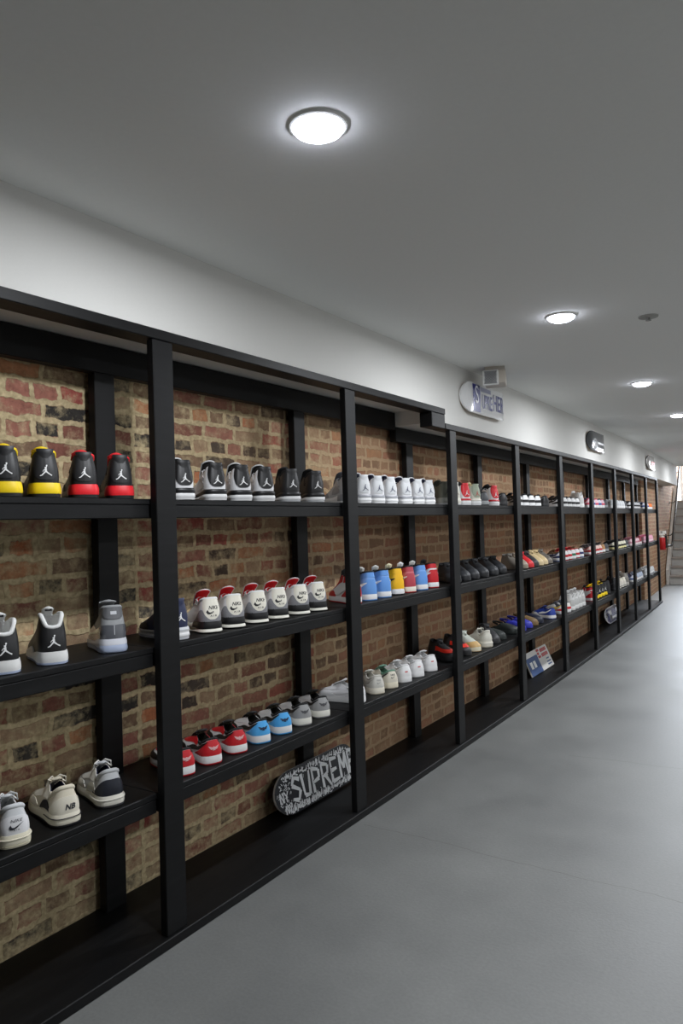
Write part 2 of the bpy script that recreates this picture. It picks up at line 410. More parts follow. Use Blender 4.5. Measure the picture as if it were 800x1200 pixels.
# emergency light unit with a lattice lens, hung in the corner above the first deck
EBS = 1.06
eb = empty('emergency_light', P(4.56, -.165, CEIL - .020), heading(4.7) + .30); tag(eb, 'cream emergency light unit with white lattice lens above the first wall deck', 'emergency light')
eb.scale = (EBS,) * 3
M_CREAM = mat((205, 196, 184), .5, name='cream_plastic'); M_WHITE = mat((236, 236, 234), .45, name='bright_white_plastic')
mb = MB(); mb.box((-.055, .0, -.085), (.075, .17, -.004)); o = link_obj('housing', mb.mesh('housing', M_CREAM, False), eb); bevel(o, .008)
mb = MB(); mb.box((-.05, .005, -.008), (.07, .165, .0185)); o = link_obj('mounting_plate', mb.mesh('mounting_plate', mat((186, 178, 168), .6), False), eb)
mb = MB(); mb.box((-.062, -.022, -.098), (.034, .0, -.006)); o = link_obj('lens_frame', mb.mesh('lens_frame', M_WHITE, False), eb); bevel(o, .006)
mb = MB()
for i in range(-5, 6):
    for sgn in (-1, 1):
        x0 = -.014 + i * .016; pts = []
        for t in ss(-.038, .038, 8):
            x = x0 + sgn * t
            if abs(x + .014) < .041: pts.append((x, -.024, -.052 + t))
        if len(pts) > 1: mb.tube(pts, .0022, 4, upv=(0, 1, 0))
link_obj('lattice', mb.mesh('lattice', mat((96, 98, 104), .5)), eb)

# fire extinguisher past the end of the shelving
fx = empty('fire_extinguisher', P(15.1, .20, .76), heading(15)); fx.scale = (.8, .8, .8); tag(fx, 'red fire extinguisher on the brick wall past the last shelving post', 'fire extinguisher')
def lathe(mb, prof, n=20, mi=0):
    mb.grid([[(r * math.cos(2 * pi * j / n), r * math.sin(2 * pi * j / n), z) for j in range(n)] for r, z in prof], mi, True)
mb = MB(); lathe(mb, [(.001, 0), (.07, .0), (.078, .012), (.078, .27), (.07, .30)]); link_obj('cylinder', mb.mesh('cylinder', mat((168, 22, 28), .3)), fx)
mb = MB(); lathe(mb, [(.07, .30), (.05, .335), (.028, .352), (.024, .36)]); link_obj('shoulder', mb.mesh('shoulder', mat((190, 186, 180), .35)), fx)
mb = MB(); mb.box((-.02, -.05, .40), (.02, .06, .415)); mb.box((-.018, -.07, .43), (.018, .04, .443)); mb.tube([(0, 0, .35), (0, 0, .42)], .016, 10); link_obj('valve_handle', mb.mesh('valve_handle', M_BLK), fx)
mb = MB(); mb.box((-.075, -.05, .385), (.085, .06, .45)); mb.box((-.06, -.052, .35), (.06, .04, .39)); link_obj('tag', mb.mesh('tag', mat((225, 225, 222), .5), False), fx)
mb = MB(); mb.tube([(.0, -.02, .40), (.09, -.03, .37), (.10, -.02, .2), (.09, -.01, .06)], .01, 8); link_obj('hose', mb.mesh('hose', M_BLK), fx)
mb = MB(); mb.box((.06, -.03, .05), (.11, .03, .34)); link_obj('wall_bracket', mb.mesh('wall_bracket', M_BLK, False), fx)

# ------------------------------------------------------------------ skateboard decks
def deck_outline(L=.80, w=.2, n=14):
    pts = []; r = w / 2; a = L / 2 - r * 1.15
    for j in range(n + 1):
        t = -pi / 2 + pi * j / n; pts.append((a + r * 1.15 * math.cos(t), r * math.sin(t)))
    for j in range(n + 1):
        t = pi / 2 + pi * j / n; pts.append((-a + r * 1.15 * math.cos(t), r * math.sin(t)))
    return pts
def deck_h(x, y, L=.80):
    k = max(0, abs(x) - L * .32); return -.0 + 1.6 * k * k + .22 * y * y      # kicks and concave lift off the graphic side
def deck_mesh(mats, L=.80, w=.2, th=.011):
    """graphic side faces -Z here, plies on the edge, top side +Z"""
    out = deck_outline(L, w); rows = []
    for z0, f in ((0, 1), (th, 1)): rows.append([(x, y, z0 + deck_h(x, y)) for x, y in out])
    mb = MB(); mb.grid(rows, 1, True)
    for z0, mi in ((0, 0), (th, 2)):
        rings = [[(x * f, y * f, z0 + deck_h(x * f, y * f)) for x, y in out] for f in (1, .85, .65, .4, .15, .001)]
        mb.grid(rings, mi, True)
    return mb.mesh('deck', mats)
def on_deck(mb, vs, fs, ox, oy, mi=0, lift=.0012, sx=1, sy=1):
    """2-D graphic onto the graphic side; x runs along the deck, seen with x mirrored from below"""
    clip = []
    for x, y, *_ in vs:
        X, Y = ox + x * sx, oy + y * sy
        clip.append((X, -Y, deck_h(X, Y) - lift))
    mb.add(clip, fs, mi)
def inside_(x, y, L=.80, w=.2, m=.006):
    r = w / 2; a = L / 2 - r * 1.15
    if abs(x) <= a: return abs(y) < r - m
    return ((abs(x) - a) / 1.15) ** 2 + y * y < (r - m) ** 2
def stroke(p, q, w):
    p, q = Vector(p), Vector(q); t = (q - p).normalized(); n = Vector((-t.y, t.x)) * w / 2
    return [(*(p + n), 0), (*(p - n), 0), (*(q - n * .6), 0), (*(q + n * .6), 0)], [(0, 1, 2, 3)]

def flipz(fn):
    def g(mb):
        t = MB(); fn(t); mb.v += [(x, -y, -z) for x, y, z in t.v]; mb.f += t.f; mb.m += t.m
    return g
def deck_mesh_room(mats, L):
    me = deck_mesh(mats, L)
    for v in me.vertices: v.co = (v.co.x, -v.co.y, -v.co.z)
    return me

M_PLY = mat((196, 160, 112), .6, name='maple_ply_edge')
def place_deck(name, label, s, d, z, tilt, lean, mats, graphics, L=.80, group=None):
    ang = heading(s)
    Mx = Matrix.Rotation(pi / 2 + ang, 4, 'Z') @ Matrix.Rotation(pi / 2 - lean, 4, 'X') @ Matrix.Rotation(tilt, 4, 'Z')
    e = empty(name); tag(e, label, 'skateboard deck', group)
    e.matrix_world = Matrix.Translation(P(s, d, z)) @ Mx
    link_obj('board', deck_mesh_room(mats, L), e)
    for nm, mt, fn in graphics:
        mb = MB(); flipz(fn)(mb); link_obj(nm, mb.mesh(nm, mt, False), e)
    return e

def g_text(txt, size, ox, oy, sx=1, sy=1, shear=0, bold=0, mi=0, lift=.0024):
    def f(mb):
        vs, fs = text_mesh(txt, size, shear=shear, bold=bold); on_deck(mb, vs, fs, ox, oy, mi, lift, sx, sy)
    return f
def combine(*fns):
    def f(mb):
        for g in fns: g(mb)
    return f
def g_rect(x0, y0, x1, y1, lift=.0008, mi=0, nx=6):
    def f(mb):
        for i in range(nx):
            a, b = x0 + (x1 - x0) * i / nx, x0 + (x1 - x0) * (i + 1) / nx
            for j in range(6):
                c, d = y0 + (y1 - y0) * j / 6, y0 + (y1 - y0) * (j + 1) / 6
                on_deck(mb, [(a, c, 0), (b, c, 0), (b, d, 0), (a, d, 0)], [(0, 1, 2, 3)], 0, 0, mi, lift)
    return f
def scribbles(seed, LL=.80):
    def f(mb):
        E_ = LL / 2 - .02; inside = lambda a, b: inside_(a, b, LL)
        rnd = random.Random(seed); k = 0
        for row, (yc, hh) in enumerate(((.077, .040), (-.078, .034))):
            x = -E_
            while x < E_:
                x += rnd.uniform(.006, .010)
                for _ in range(2):
                    a = (x + rnd.uniform(-.006, .006), yc + rnd.uniform(-hh, 0) / 2); b = (x + rnd.uniform(-.002, .014), yc + rnd.uniform(0, hh) / 2 + .006)
                    if rnd.random() < .3: b = (a[0] + .011, a[1] + rnd.uniform(-.004, .008))
                    if inside(*a) and inside(*b):
                        v, q = stroke(a, b, rnd.uniform(.0055, .0085)); on_deck(mb, v, q, 0, 0, 0, .0010)
        for _ in range(260):
            x = rnd.choice((rnd.uniform(-E_ - .01, -E_ + .09), rnd.uniform(E_ - .03, E_ + .01), rnd.uniform(-.3, .3))); y = rnd.choice((-1, 1)) * rnd.uniform(.050, .075) if abs(x) < E_ - .09 else rnd.uniform(-.09, .09)
            a = (x, y); b = (x + rnd.uniform(-.012, .012), y + rnd.uniform(-.018, .018))
            if inside(*a) and inside(*b): v, q = stroke(a, b, rnd.uniform(.003, .0055)); on_deck(mb, v, q, 0, 0, 0, .0010)
    return f
LET = dict(S=[((.9,.85),(.35,1)),((.35,1),(.05,.72)),((.05,.72),(.85,.42)),((.85,.42),(.55,.05)),((.55,.05),(0,.18))],
 U=[((.05,1),(.15,.1)),((.15,.1),(.7,.05)),((.7,.05),(.9,1))], P=[((.1,0),(.15,1)),((.15,1),(.85,.85)),((.85,.85),(.8,.5)),((.8,.5),(.15,.42))],
 R=[((.1,0),(.15,1)),((.15,1),(.85,.85)),((.85,.85),(.7,.5)),((.7,.5),(.15,.45)),((.45,.45),(.95,-.05))],
 E=[((.1,0),(.15,1)),((.12,1),(.9,.95)),((.12,.5),(.75,.52)),((.1,.02),(.95,.05))], M=[((.05,0),(.15,1)),((.15,1),(.5,.35)),((.5,.35),(.85,1)),((.85,1),(.95,0))],
 N=[((.1,0),(.12,1)),((.12,1),(.85,0)),((.85,0),(.9,1))], Y=[((.05,1),(.5,.5)),((.95,1),(.5,.5)),((.5,.5),(.45,0))])
def graffiti(word, x0, x1, y0, h, w, lift=.0018):
    def f(mb):
        n = len(word); step = (x1 - x0) / n
        for i, ch in enumerate(word):
            for a, b in LET[ch]:
                for _ in (0,):
                    A = (x0 + step * (i + a[0] * .92), y0 + h * a[1]); B = (x0 + step * (i + b[0] * .92), y0 + h * b[1])
                    v, q = stroke(A, B, w); on_deck(mb, v, q, 0, 0, 0, lift + .0002 * (i % 2))
    return f
M_DKBASE = mat((20, 24, 34), .4, name='deck_black_ink'); M_DKLET = mat((236, 238, 240), .45, name='deck_white_ink'); M_GREY = mat((120, 122, 132), .35)
lean = math.radians(24)
place_deck('skateboard_deck', 'black and white graffiti skateboard deck leaning on the brick at floor level', 3.06, .262, BASE_Z + .108, math.radians(0), math.radians(13),
    [M_DKBASE, mat((214, 214, 214), .4), M_BLK],
    [('graphic', M_DKLET, combine(scribbles(3, .70), graffiti('NY', -.325, -.265, -.03, .045, .009, .0014), graffiti('NY', -.30, -.25, -.085, .04, .008, .0014))),
     ('lettering_outline', mat((16, 20, 30), .4), graffiti('SUPREME', -.235, .345, -.056, .115, .034, .0016)),
     ('lettering', M_DKLET, graffiti('SUPREME', -.235, .345, -.056, .115, .0225, .0022))], L=.70)
M_BLUE = mat((34, 44, 128), .25, coat=.5, name='deck_blue_ink'); M_WD = mat((226, 226, 226), .12, coat=1., name='deck_gloss_white')
WALLG = 'decks mounted on the white soffit'
place_deck('skateboard_deck', 'glossy white deck with blue block lettering, mounted on the white soffit', 4.80, -.034, 2.228, 0, 0,
    [M_WD, M_WD, M_PLY],
    [('blue_block', M_BLUE, g_rect(-.27, -.09, -.14, .09)),
     ('white_letter', M_WHITE, g_text('S', .17, -.205, .018, sx=.9, lift=.003)),
     ('lettering', M_BLUE, combine(g_text('UPRE', .135, -.02, -.015, sx=.62, bold=.002), g_text('HER', .16, .20, .0, sx=.72, bold=.002))),
     ('shadow_bar', mat((120, 122, 150), .3), g_rect(-.13, .055, .06, .085))], group=WALLG)
M_CHR = mat((96, 98, 102), .14, .9, name='deck_dark_mirror')
place_deck('skateboard_deck', 'dark mirror finish deck on the soffit, between the blue and red ones', 8.13, -.034, 2.218, 0, 0,
    [M_CHR, M_BLK, M_PLY],
    [('graphic', mat((215, 215, 218), .2, .6), combine(g_rect(-.10, -.085, .25, -.055), g_rect(-.02, -.02, .32, .0), graffiti('SU', -.2, -.05, -.06, .09, .012)))], group=WALLG)
place_deck('skateboard_deck', 'silver deck with a red box on its lower corner, farthest on soffit', 12.05, -.034, 2.222, 0, 0,
    [mat((176, 174, 172), .15, .5, name='deck_silver'), M_BLK, M_PLY],
    [('red_box', mat((226, 40, 44), .3), g_rect(-.06, -.090, .35, .02)),
     ('white_lettering', M_WHITE, g_text('Supreme', .07, .15, -.035, lift=.0032))], group=WALLG)
place_deck('skateboard_deck', 'white and blue patterned deck standing on the base past the sixth post', 10.12, .262, BASE_Z + .108, 0, math.radians(13),
    [M_WD, M_BLK, M_BLK],
    [('graphic', M_BLUE, combine(scribbles(9), g_rect(-.34, -.06, -.22, .03), g_rect(-.1, -.03, .2, .06))),
     ('black_graphic', M_DKBASE, combine(scribbles(12), g_rect(-.25, -.07, -.12, .0), graffiti('NY', -.36, -.28, -.02, .07, .012, .0016)))])

# flat printed panel leaning on the brick
pn = empty('printed_panel', P(6.72, .25, BASE_Z)); tag(pn, 'white printed panel with red and blue type leaning on the brick at floor level', 'panel')
Mx = Matrix.Translation(P(6.72, .184, BASE_Z + .006)) @ Matrix.Rotation(pi / 2 + heading(6.7), 4, 'Z') @ Matrix.Rotation(pi / 2 - .42, 4, 'X')
pn.matrix_world = Mx
mb = MB(); mb.box((-.46, .003, -.012), (.20, .205, 0)); link_obj('board', mb.mesh('board', mat((222, 220, 216), .5), False), pn)
mb = MB(); mb.box((-.46, .003, .0), (-.14, .16, .001)); link_obj('blue_block', mb.mesh('blue_block', mat((58, 84, 132), .5), False), pn)
mb = MB(); mb.box((.05, .025, 0), (.17, .037, .001)); mb.box((.05, .05, 0), (.16, .062, .001)); mb.box((.06, .08, 0), (.14, .090, .001)); link_obj('blue_print', mb.mesh('blue_print', mat((58, 84, 132), .5), False), pn)
mb = MB()
for i, (x0, x1) in enumerate(((-.02, .16), (-.02, .16))):
    y = .158 - i * .044; x = x0
    while x < x1: mb.box((x, y, 0), (x + .024, y + .032, .001)); x += .031
for i in range(3): mb.box((-.12, .176 - i * .030, 0), (-.05 - .02 * (i % 2), .197 - i * .030, .001))
link_obj('red_print', mb.mesh('red_print', mat((196, 62, 66), .5), False), pn)
mb = MB(); mb.box((-.40, .06, .001), (-.34, .12, .002)); mb.box((-.31, .06, .001), (-.25, .12, .002)); link_obj('white_print', mb.mesh('white_print', M_WHITE, False), pn)
# ------------------------------------------------------------------ shoes
def crom(keys, t):
    """smooth curve through (t, values...) keys"""
    n = len(keys)
    for i in range(n - 1):
        if t <= keys[i + 1][0] or i == n - 2: break
    a, b = keys[i], keys[i + 1]; p = keys[max(i - 1, 0)]; q = keys[min(i + 2, n - 1)]
    h = b[0] - a[0]; u = (t - a[0]) / h; out = []
    for k in range(1, len(a)):
        m0 = (b[k] - p[k]) / (b[0] - p[0]); m1 = (q[k] - a[k]) / (q[0] - a[0])
        u2, u3 = u * u, u * u * u
        out.append((2 * u3 - 3 * u2 + 1) * a[k] + (u3 - 2 * u2 + u) * h * m0 + (-2 * u3 + 3 * u2) * b[k] + (u3 - u2) * h * m1)
    return out
def sstep(a, b, x):
    x = max(0, min(1, (x - a) / (b - a))); return x * x * (3 - 2 * x)

SOLE = [(0, 0, 0), (.06, .0165, .0015), (.12, .0305, .007), (.25, .0415, .030), (.40, .0415, .078), (.55, .0435, .122), (.75, .051, .185), (.85, .047, .222), (.92, .035, .247), (.97, .018, .261), (1, 0, .265)]

class Last:
    """one shoe form: sole line, opening line and the surface between them"""
    def __init__(s, **k):
        s.k = dict(hb=.142, hm=.138, hd=.118, ht=.125, yb=.014, cw=.031, ytt=.118, wt=.019, ytf=.185, wf=.011, zf=.068,
                   zh=.044, zt=.030, zo=.012, toe=.052, bulge=.004, flare=.0045, w=1.0, tong=.163, tongw=.029, tl=-.030); s.k.update(k)
        k = s.k
        s.open = [(0, 0, k['yb'], k['hb']), (.10, k['cw'] * .62, k['yb'] + .0035, k['hb'] * .85 + k['hm'] * .15), (.22, k['cw'], k['yb'] + .022, k['hm']),
                  (.38, k['cw'], .070, k['hd']), (.55, k['wt'], k['ytt'], k['ht']), (.75, (k['wt'] + k['wf']) / 2, (k['ytt'] + k['ytf']) / 2, (k['ht'] + k['zf']) / 2 + .002),
                  (.93, k['wf'], k['ytf'], k['zf']), (1, 0, k['ytf'] + .008, k['zf'] - .002)]
    def zs(s, t):
        k = s.k; t = abs(t)
        return k['zh'] + (k['zt'] - k['zh']) * sstep(.25, .6, t) + .006 * sstep(.85, 1, t)
    def sole(s, t, out=0):
        sg = -1 if t < 0 else 1; x, y = crom(SOLE, abs(t)); x *= s.k['w']
        cx, cy = 0, .11; dx, dy = x, 0
        if abs(t) < .2: dx, dy = x * .9, (y - .037)
        if abs(t) > .85: dx, dy = x, (y - .2)
        l = math.hypot(dx, dy) or 1
        return Vector(((x + out * dx / l) * sg, y + out * dy / l, 0))
    def opening(s, t):
        sg = -1 if t < 0 else 1; x, y, z = crom(s.open, abs(t)); return Vector((x * sg, y, z))
    def surf(s, t, v):
        a = s.sole(t, -.001); a.z = s.zs(t) - .002; d = s.opening(t)
        w = sstep(.62, .88, abs(t)); out = s.sole(t, .006) - s.sole(t, 0)
        H = d.z - a.z
        b1 = a + Vector((0, 0, H * .42)) + out * (s.k['bulge'] / .006); c1 = a.lerp(d, .72) + out * .15; c1.z = a.z + H * .74
        th = s.k['toe'] - a.z + s.zs(0) * 0
        b2 = a + out * .5 + Vector((0, 0, th * .85)); c2 = a.lerp(d, .55); c2.z = max(s.k['toe'] + .004, a.z + (d.z - a.z) * .75)
        b = b1.lerp(b2, w); c = c1.lerp(c2, w); u = 1 - v
        return a * u ** 3 + b * 3 * u * u * v + c * 3 * u * v * v + d * v ** 3
    def normal(s, t, v):
        e = .01; v = min(max(v, .02), .98)
        du = s.surf(min(t + e, .999), v) - s.surf(max(t - e, -.999), v); dv = s.surf(t, v + e) - s.surf(t, v - e)
        n = du.cross(dv)
        n = n.normalized() if n.length > 1e-12 else Vector((0, -1, 0))
        return n

TT = [0, .03, .06, .09, .12, .16, .20, .25, .30, .36, .42, .48, .55, .61, .67, .73, .79, .84, .88, .92, .95, .975, 1]
TS = [-t for t in TT[:0:-1]] + TT[:-1]          # closed loop round the shoe
VS = [0, .12, .25, .38, .5, .62, .74, .86, .94, 1]

def fill(mb, ring, mi=0):
    c = Vector((0, 0, 0))
    for p in ring: c += p
    c /= len(ring); mb.grid([ring, [p.lerp(c, .999) for p in ring]], mi, True)

def g_upper(L):
    mb = MB(); mb.grid([[L.surf(t, v) for t in TS] for v in VS], closed=True); return mb
def g_lining(L, depth=.05):
    mb = MB(); k = L.k; c = Vector((0, .07, 0)); rows = []
    for dz, f in ((-.001, 0.), (.002, .05), (.0015, .12), (-.006, .17), (-depth * .5, .14), (-depth, .08)):
        r = []
        for t in TS:
            p = L.opening(t); q = Vector((0, max(.045, min(p.y, k['ytf'])), p.z)); r.append(p.lerp(q, f) + Vector((0, 0, dz)))
        rows.append(r)
    mb.grid(rows, closed=True); fill(mb, [Vector((p.x, p.y, max(p.z, .03))) for p in rows[-1]]); return mb
def g_insole(L):
    mb = MB(); ring = [L.sole(t, -.008) + Vector((0, 0, .048)) for t in TS]
    ring = [Vector((p.x * .9, min(p.y, L.k['ytf']), p.z)) for p in ring]; fill(mb, ring); return mb
def g_midsole(L, t0=0., t1=1., z0=None, z1=0., grow=0., full=True):
    """band of the sole between |t| t0..t1; z1 lowers the top edge"""
    k = L.k; z0 = k['zo'] if z0 is None else z0; mb = MB(); f = k['flare'] + grow
    def ring(ts):
        rows = []
        for q, o in ((0, f * .75), (.15, f), (.6, f * .85), (1, f * .3), (1, -.006)):
            rows.append([L.sole(t, o) + Vector((0, 0, z0 + (L.zs(t) - z1 - z0) * q)) for t in ts])
        rows.insert(0, [L.sole(t, -.008) + Vector((0, 0, z0)) for t in ts]); return rows
    if full: r = ring(TS); mb.grid(r, closed=True); fill(mb, r[0]); fill(mb, r[-1])
    else:
        for sg in ((1,) if t0 == 0 else (1, -1)):
            ts = [t for t in TS if t0 <= t * sg <= t1] if t0 > 0 else [t for t in TS if abs(t) <= t1]
            r = ring(ts); mb.grid(r)
            for e in (0, -1): mb.add([row[e] for row in r], [tuple(range(len(r)))])
    return mb
def g_outsole(L):
    k = L.k; mb = MB(); rows = []
    for z, o in ((.004, -.006), (0, .0), (.002, k['flare'] * .8), (k['zo'], k['flare'])):
        rows.append([L.sole(t, o) + Vector((0, 0, z + .010 * sstep(.85, 1, abs(t)) * (1 - z / max(k['zo'], .001)))) for t in TS])
    mb.grid(rows, closed=True); fill(mb, [p.copy() for p in rows[0]]); fill(mb, rows[-1]); return mb
def g_band(L, keys, off=.0016, nt=14, nv=5, mirror=True, both=True):
    """overlay: keys (t, v low, v high); mirrored for both sides of the shoe"""
    mb = MB()
    t0, t1 = keys[0][0], keys[-1][0]
    def lay(sg, ts):
        rows = []
        for t in ts:
            lo, hi = crom(keys, abs(t) if t0 >= 0 else t); lo = max(0, min(1, lo)); hi = max(lo + .002, min(1, hi)); tt = t * sg
            r = [L.surf(tt, lo) - L.normal(tt, lo) * .0005]
            for j in range(nv + 1):
                v = lo + (hi - lo) * j / nv; r.append(L.surf(tt, v) + L.normal(tt, v) * off)
            r.append(L.surf(tt, hi) - L.normal(tt, hi) * .0005); rows.append(r)
        mb.grid(rows)
        for e in (rows[0], rows[-1]):
            mb.add([p + (Vector((0, 0, 0))) for p in e] , [])
    if t0 == 0 and mirror: lay(1, ss(-t1, t1, nt * 2))
    elif mirror: lay(1, ss(t0, t1, nt)); (lay(-1, ss(t0, t1, nt)) if both else None)
    else: lay(1, ss(t0, t1, nt))
    return mb
def g_collar(L, r=.0055, t1=.45, dz=0.):
    mb = MB(); ts = [t for t in TS if abs(t) <= t1 + .001]
    pts = [L.opening(t) + Vector((0, .0 if abs(t) > .15 else .002, dz)) for t in ts]
    mb.tube([p.lerp(Vector((0, .05, p.z)), .06) for p in pts], r, 8); return mb
def tongue_pts(L):
    k = L.k
    a = Vector((0, k['ytf'] - .012, k['zf'] + .004)); b = Vector((0, (k['ytt'] + k['ytf']) / 2, (k['ht'] + k['zf']) / 2 + .010))
    c = Vector((0, k['ytt'] + .004, k['ht'] + .012)); d = Vector((0, k['ytt'] + k['tl'], k['tong'])); return [a, a.lerp(b, .5) + Vector((0, 0, .003)), b, c, c.lerp(d, .6), d]
def g_tongue(L, shrink=0., th=.0055, trim=0):
    k = L.k; mb = MB(); p = tongue_pts(L); w = k['tongw'] - shrink
    p[-1] = p[-1] - (p[-1] - p[-2]).normalized() * shrink
    u = (p[-1] - p[-2]).normalized(); tip = p.pop(); ws = [w * .55, w * .65, w * .8, w * .92, w]
    for q, f in ((.022, .98), (.015, .90), (.009, .75), (.004, .54), (.001, .28), (0, .06)):
        p.append(tip - u * q); ws.append(w * f)
    mb.tube(p, ws, 14, ry=[th] * 8 + [th * .9, th * .7, th * .3], upv=(0, 0, 1)); return mb
def g_laces(L, n=5, r=.0022):
    mb = MB()
    for i in range(n):
        t = .57 + .33 * i / (n - 1); a = L.opening(t); z = .0075
        mb.tube([Vector((-a.x - .005, a.y, a.z - .002)), Vector((-a.x * .5, a.y - .001, a.z + z)), Vector((a.x * .5, a.y + .001, a.z + z)), Vector((a.x + .005, a.y, a.z - .002))], r, 5)
    return mb
def heel_pt(L, x, z, off=.0022):
    lo, hi = 0., 1.
    for _ in range(14):
        m = (lo + hi) / 2
        if L.surf(0, m).z < z: lo = m
        else: hi = m
    v = (lo + hi) / 2; a, b = -.24, .24
    for _ in range(14):
        m = (a + b) / 2
        if L.surf(m, v).x < x: a = m
        else: b = m
    t = (a + b) / 2; return L.surf(t, v) + L.normal(t, v) * off
def g_lace_loops(L):
    mb = MB(); k = L.k
    for sg in (-1, 1):
        mb.tube([Vector((.002 * sg, k['ytt'] + .012, k['ht'] + .012)), Vector((.012 * sg, k['ytt'] - .002, k['ht'] + .024)), Vector((.027 * sg, k['ytt'] - .012, k['ht'] + .018)), Vector((.031 * sg, k['ytt'] - .004, k['ht'] - .002)), Vector((.020 * sg, k['ytt'] + .010, k['ht'] + .008)), Vector((.002 * sg, k['ytt'] + .014, k['ht'] + .012))], .0026, 6)
    return mb
def on_heel(L, mb, polys, cx, cz, size, off=.0022):
    for poly in polys:
        mb.add([heel_pt(L, cx + size * x, cz + size * y, off) for x, y in poly], [tuple(range(len(poly)))])
def seg2(a, b, w0, w1=None):
    w1 = w0 if w1 is None else w1; a, b = Vector(a), Vector(b); n = 3; t = (b - a).normalized(); nn = Vector((-t.y, t.x)); out = []
    for i in range(n):
        p, q = a.lerp(b, i / n), a.lerp(b, (i + 1) / n); u, v = w0 + (w1 - w0) * i / n, w0 + (w1 - w0) * (i + 1) / n
        out.append([tuple(p - nn * u / 2), tuple(q - nn * v / 2), tuple(q + nn * v / 2), tuple(p + nn * u / 2)])
    return out
def disc2(c, r, n=8): return [[(c[0] + r * math.cos(2 * pi * i / n), c[1] + r * math.sin(2 * pi * i / n)) for i in range(n)]]
JUMP = (seg2((-.02, -.02), (-.30, -.33), .13, .085) + seg2((-.30, -.33), (-.46, -.40), .09, .07) + seg2((.0, -.02), (.27, -.24), .13, .085) + seg2((.27, -.24), (.46, -.36), .085, .10)
        + seg2((.0, -.06), (-.01, .22), .17, .15) + seg2((.0, .18), (.06, .42), .085, .06) + disc2((-.03, .30), .062) + disc2((.07, .47), .065) + seg2((-.04, .18), (-.19, .05), .07, .05) + seg2((-.19, .05), (-.24, -.04), .05, .04))
SWOOSH = [[(-.5, -.06), (-.40, -.22), (-.30, -.06), (-.38, .12)], [(-.40, -.22), (-.24, -.24), (-.16, -.10), (-.30, -.06)], [(-.24, -.24), (.02, -.14), (.06, .0), (-.16, -.10)], [(.02, -.14), (.5, .22), (.06, .0)]]
WINGS = (disc2((0, 0), .16, 10) + [[(-.12, .08), (-.6, .26), (-.5, .06), (-.14, -.04)], [(-.12, -.04), (-.48, .04), (-.36, -.14), (-.10, -.14)], [(.12, .08), (.14, -.04), (.5, .06), (.6, .26)], [(.12, -.04), (.10, -.14), (.36, -.14), (.48, .04)], [(-.10, -.14), (-.2, -.24), (.2, -.24), (.10, -.14)]])
TXT = {}
def heel_text(L, mb, txt, size, cx, cz, sx=1., shear=0., bold=0., off=.0022):
    key = (txt, shear, bold)
    if key not in TXT: TXT[key] = text_mesh(txt, 1., shear=shear, bold=bold)
    vs, fs = TXT[key]; mb.add([heel_pt(L, cx + x * size * sx, cz + y * size, off) for x, y, z in vs], fs)

W_ = (226, 226, 226); K_ = (20, 20, 22)
def cm(c, r=.5): return mat(c, r, name='shoe_%d_%d_%d' % c, noise=.05, bump=.05, scale=300)
PATENT = lambda c: mat(c, .12, coat=1., name='shoe_patent')
ICE = mat((176, 188, 214), .2, name='icy_rubber', coat=.4)

def shoe(L, upper, mid, out, lining, parts, tongue=None, laces=None, collar=None, midsole=None, loc=(0, 0, 0)):
    e = empty('sneaker', loc)
    def add(nm, mb, m): return link_obj(nm, mb.mesh(nm, m, True, 50), e)
    add('upper', g_upper(L), cm(upper))
    if out is not None: add('outsole', g_outsole(L), out if not isinstance(out, tuple) else cm(out, .6))
    if midsole: midsole(add)
    else: add('midsole', g_midsole(L), cm(mid, .45) if isinstance(mid, tuple) else mid)
    add('lining', g_lining(L), cm(lining, .8))
    if collar: add('collar', g_collar(L, *collar[1:]), cm(collar[0], .8))
    if tongue: add('tongue', g_tongue(L), cm(tongue, .7))
    if laces: add('lace', g_laces(L), cm(laces, .8))
    for nm, fn, c in parts: add(nm, fn(), c if not isinstance(c, tuple) else cm(c))
    return e

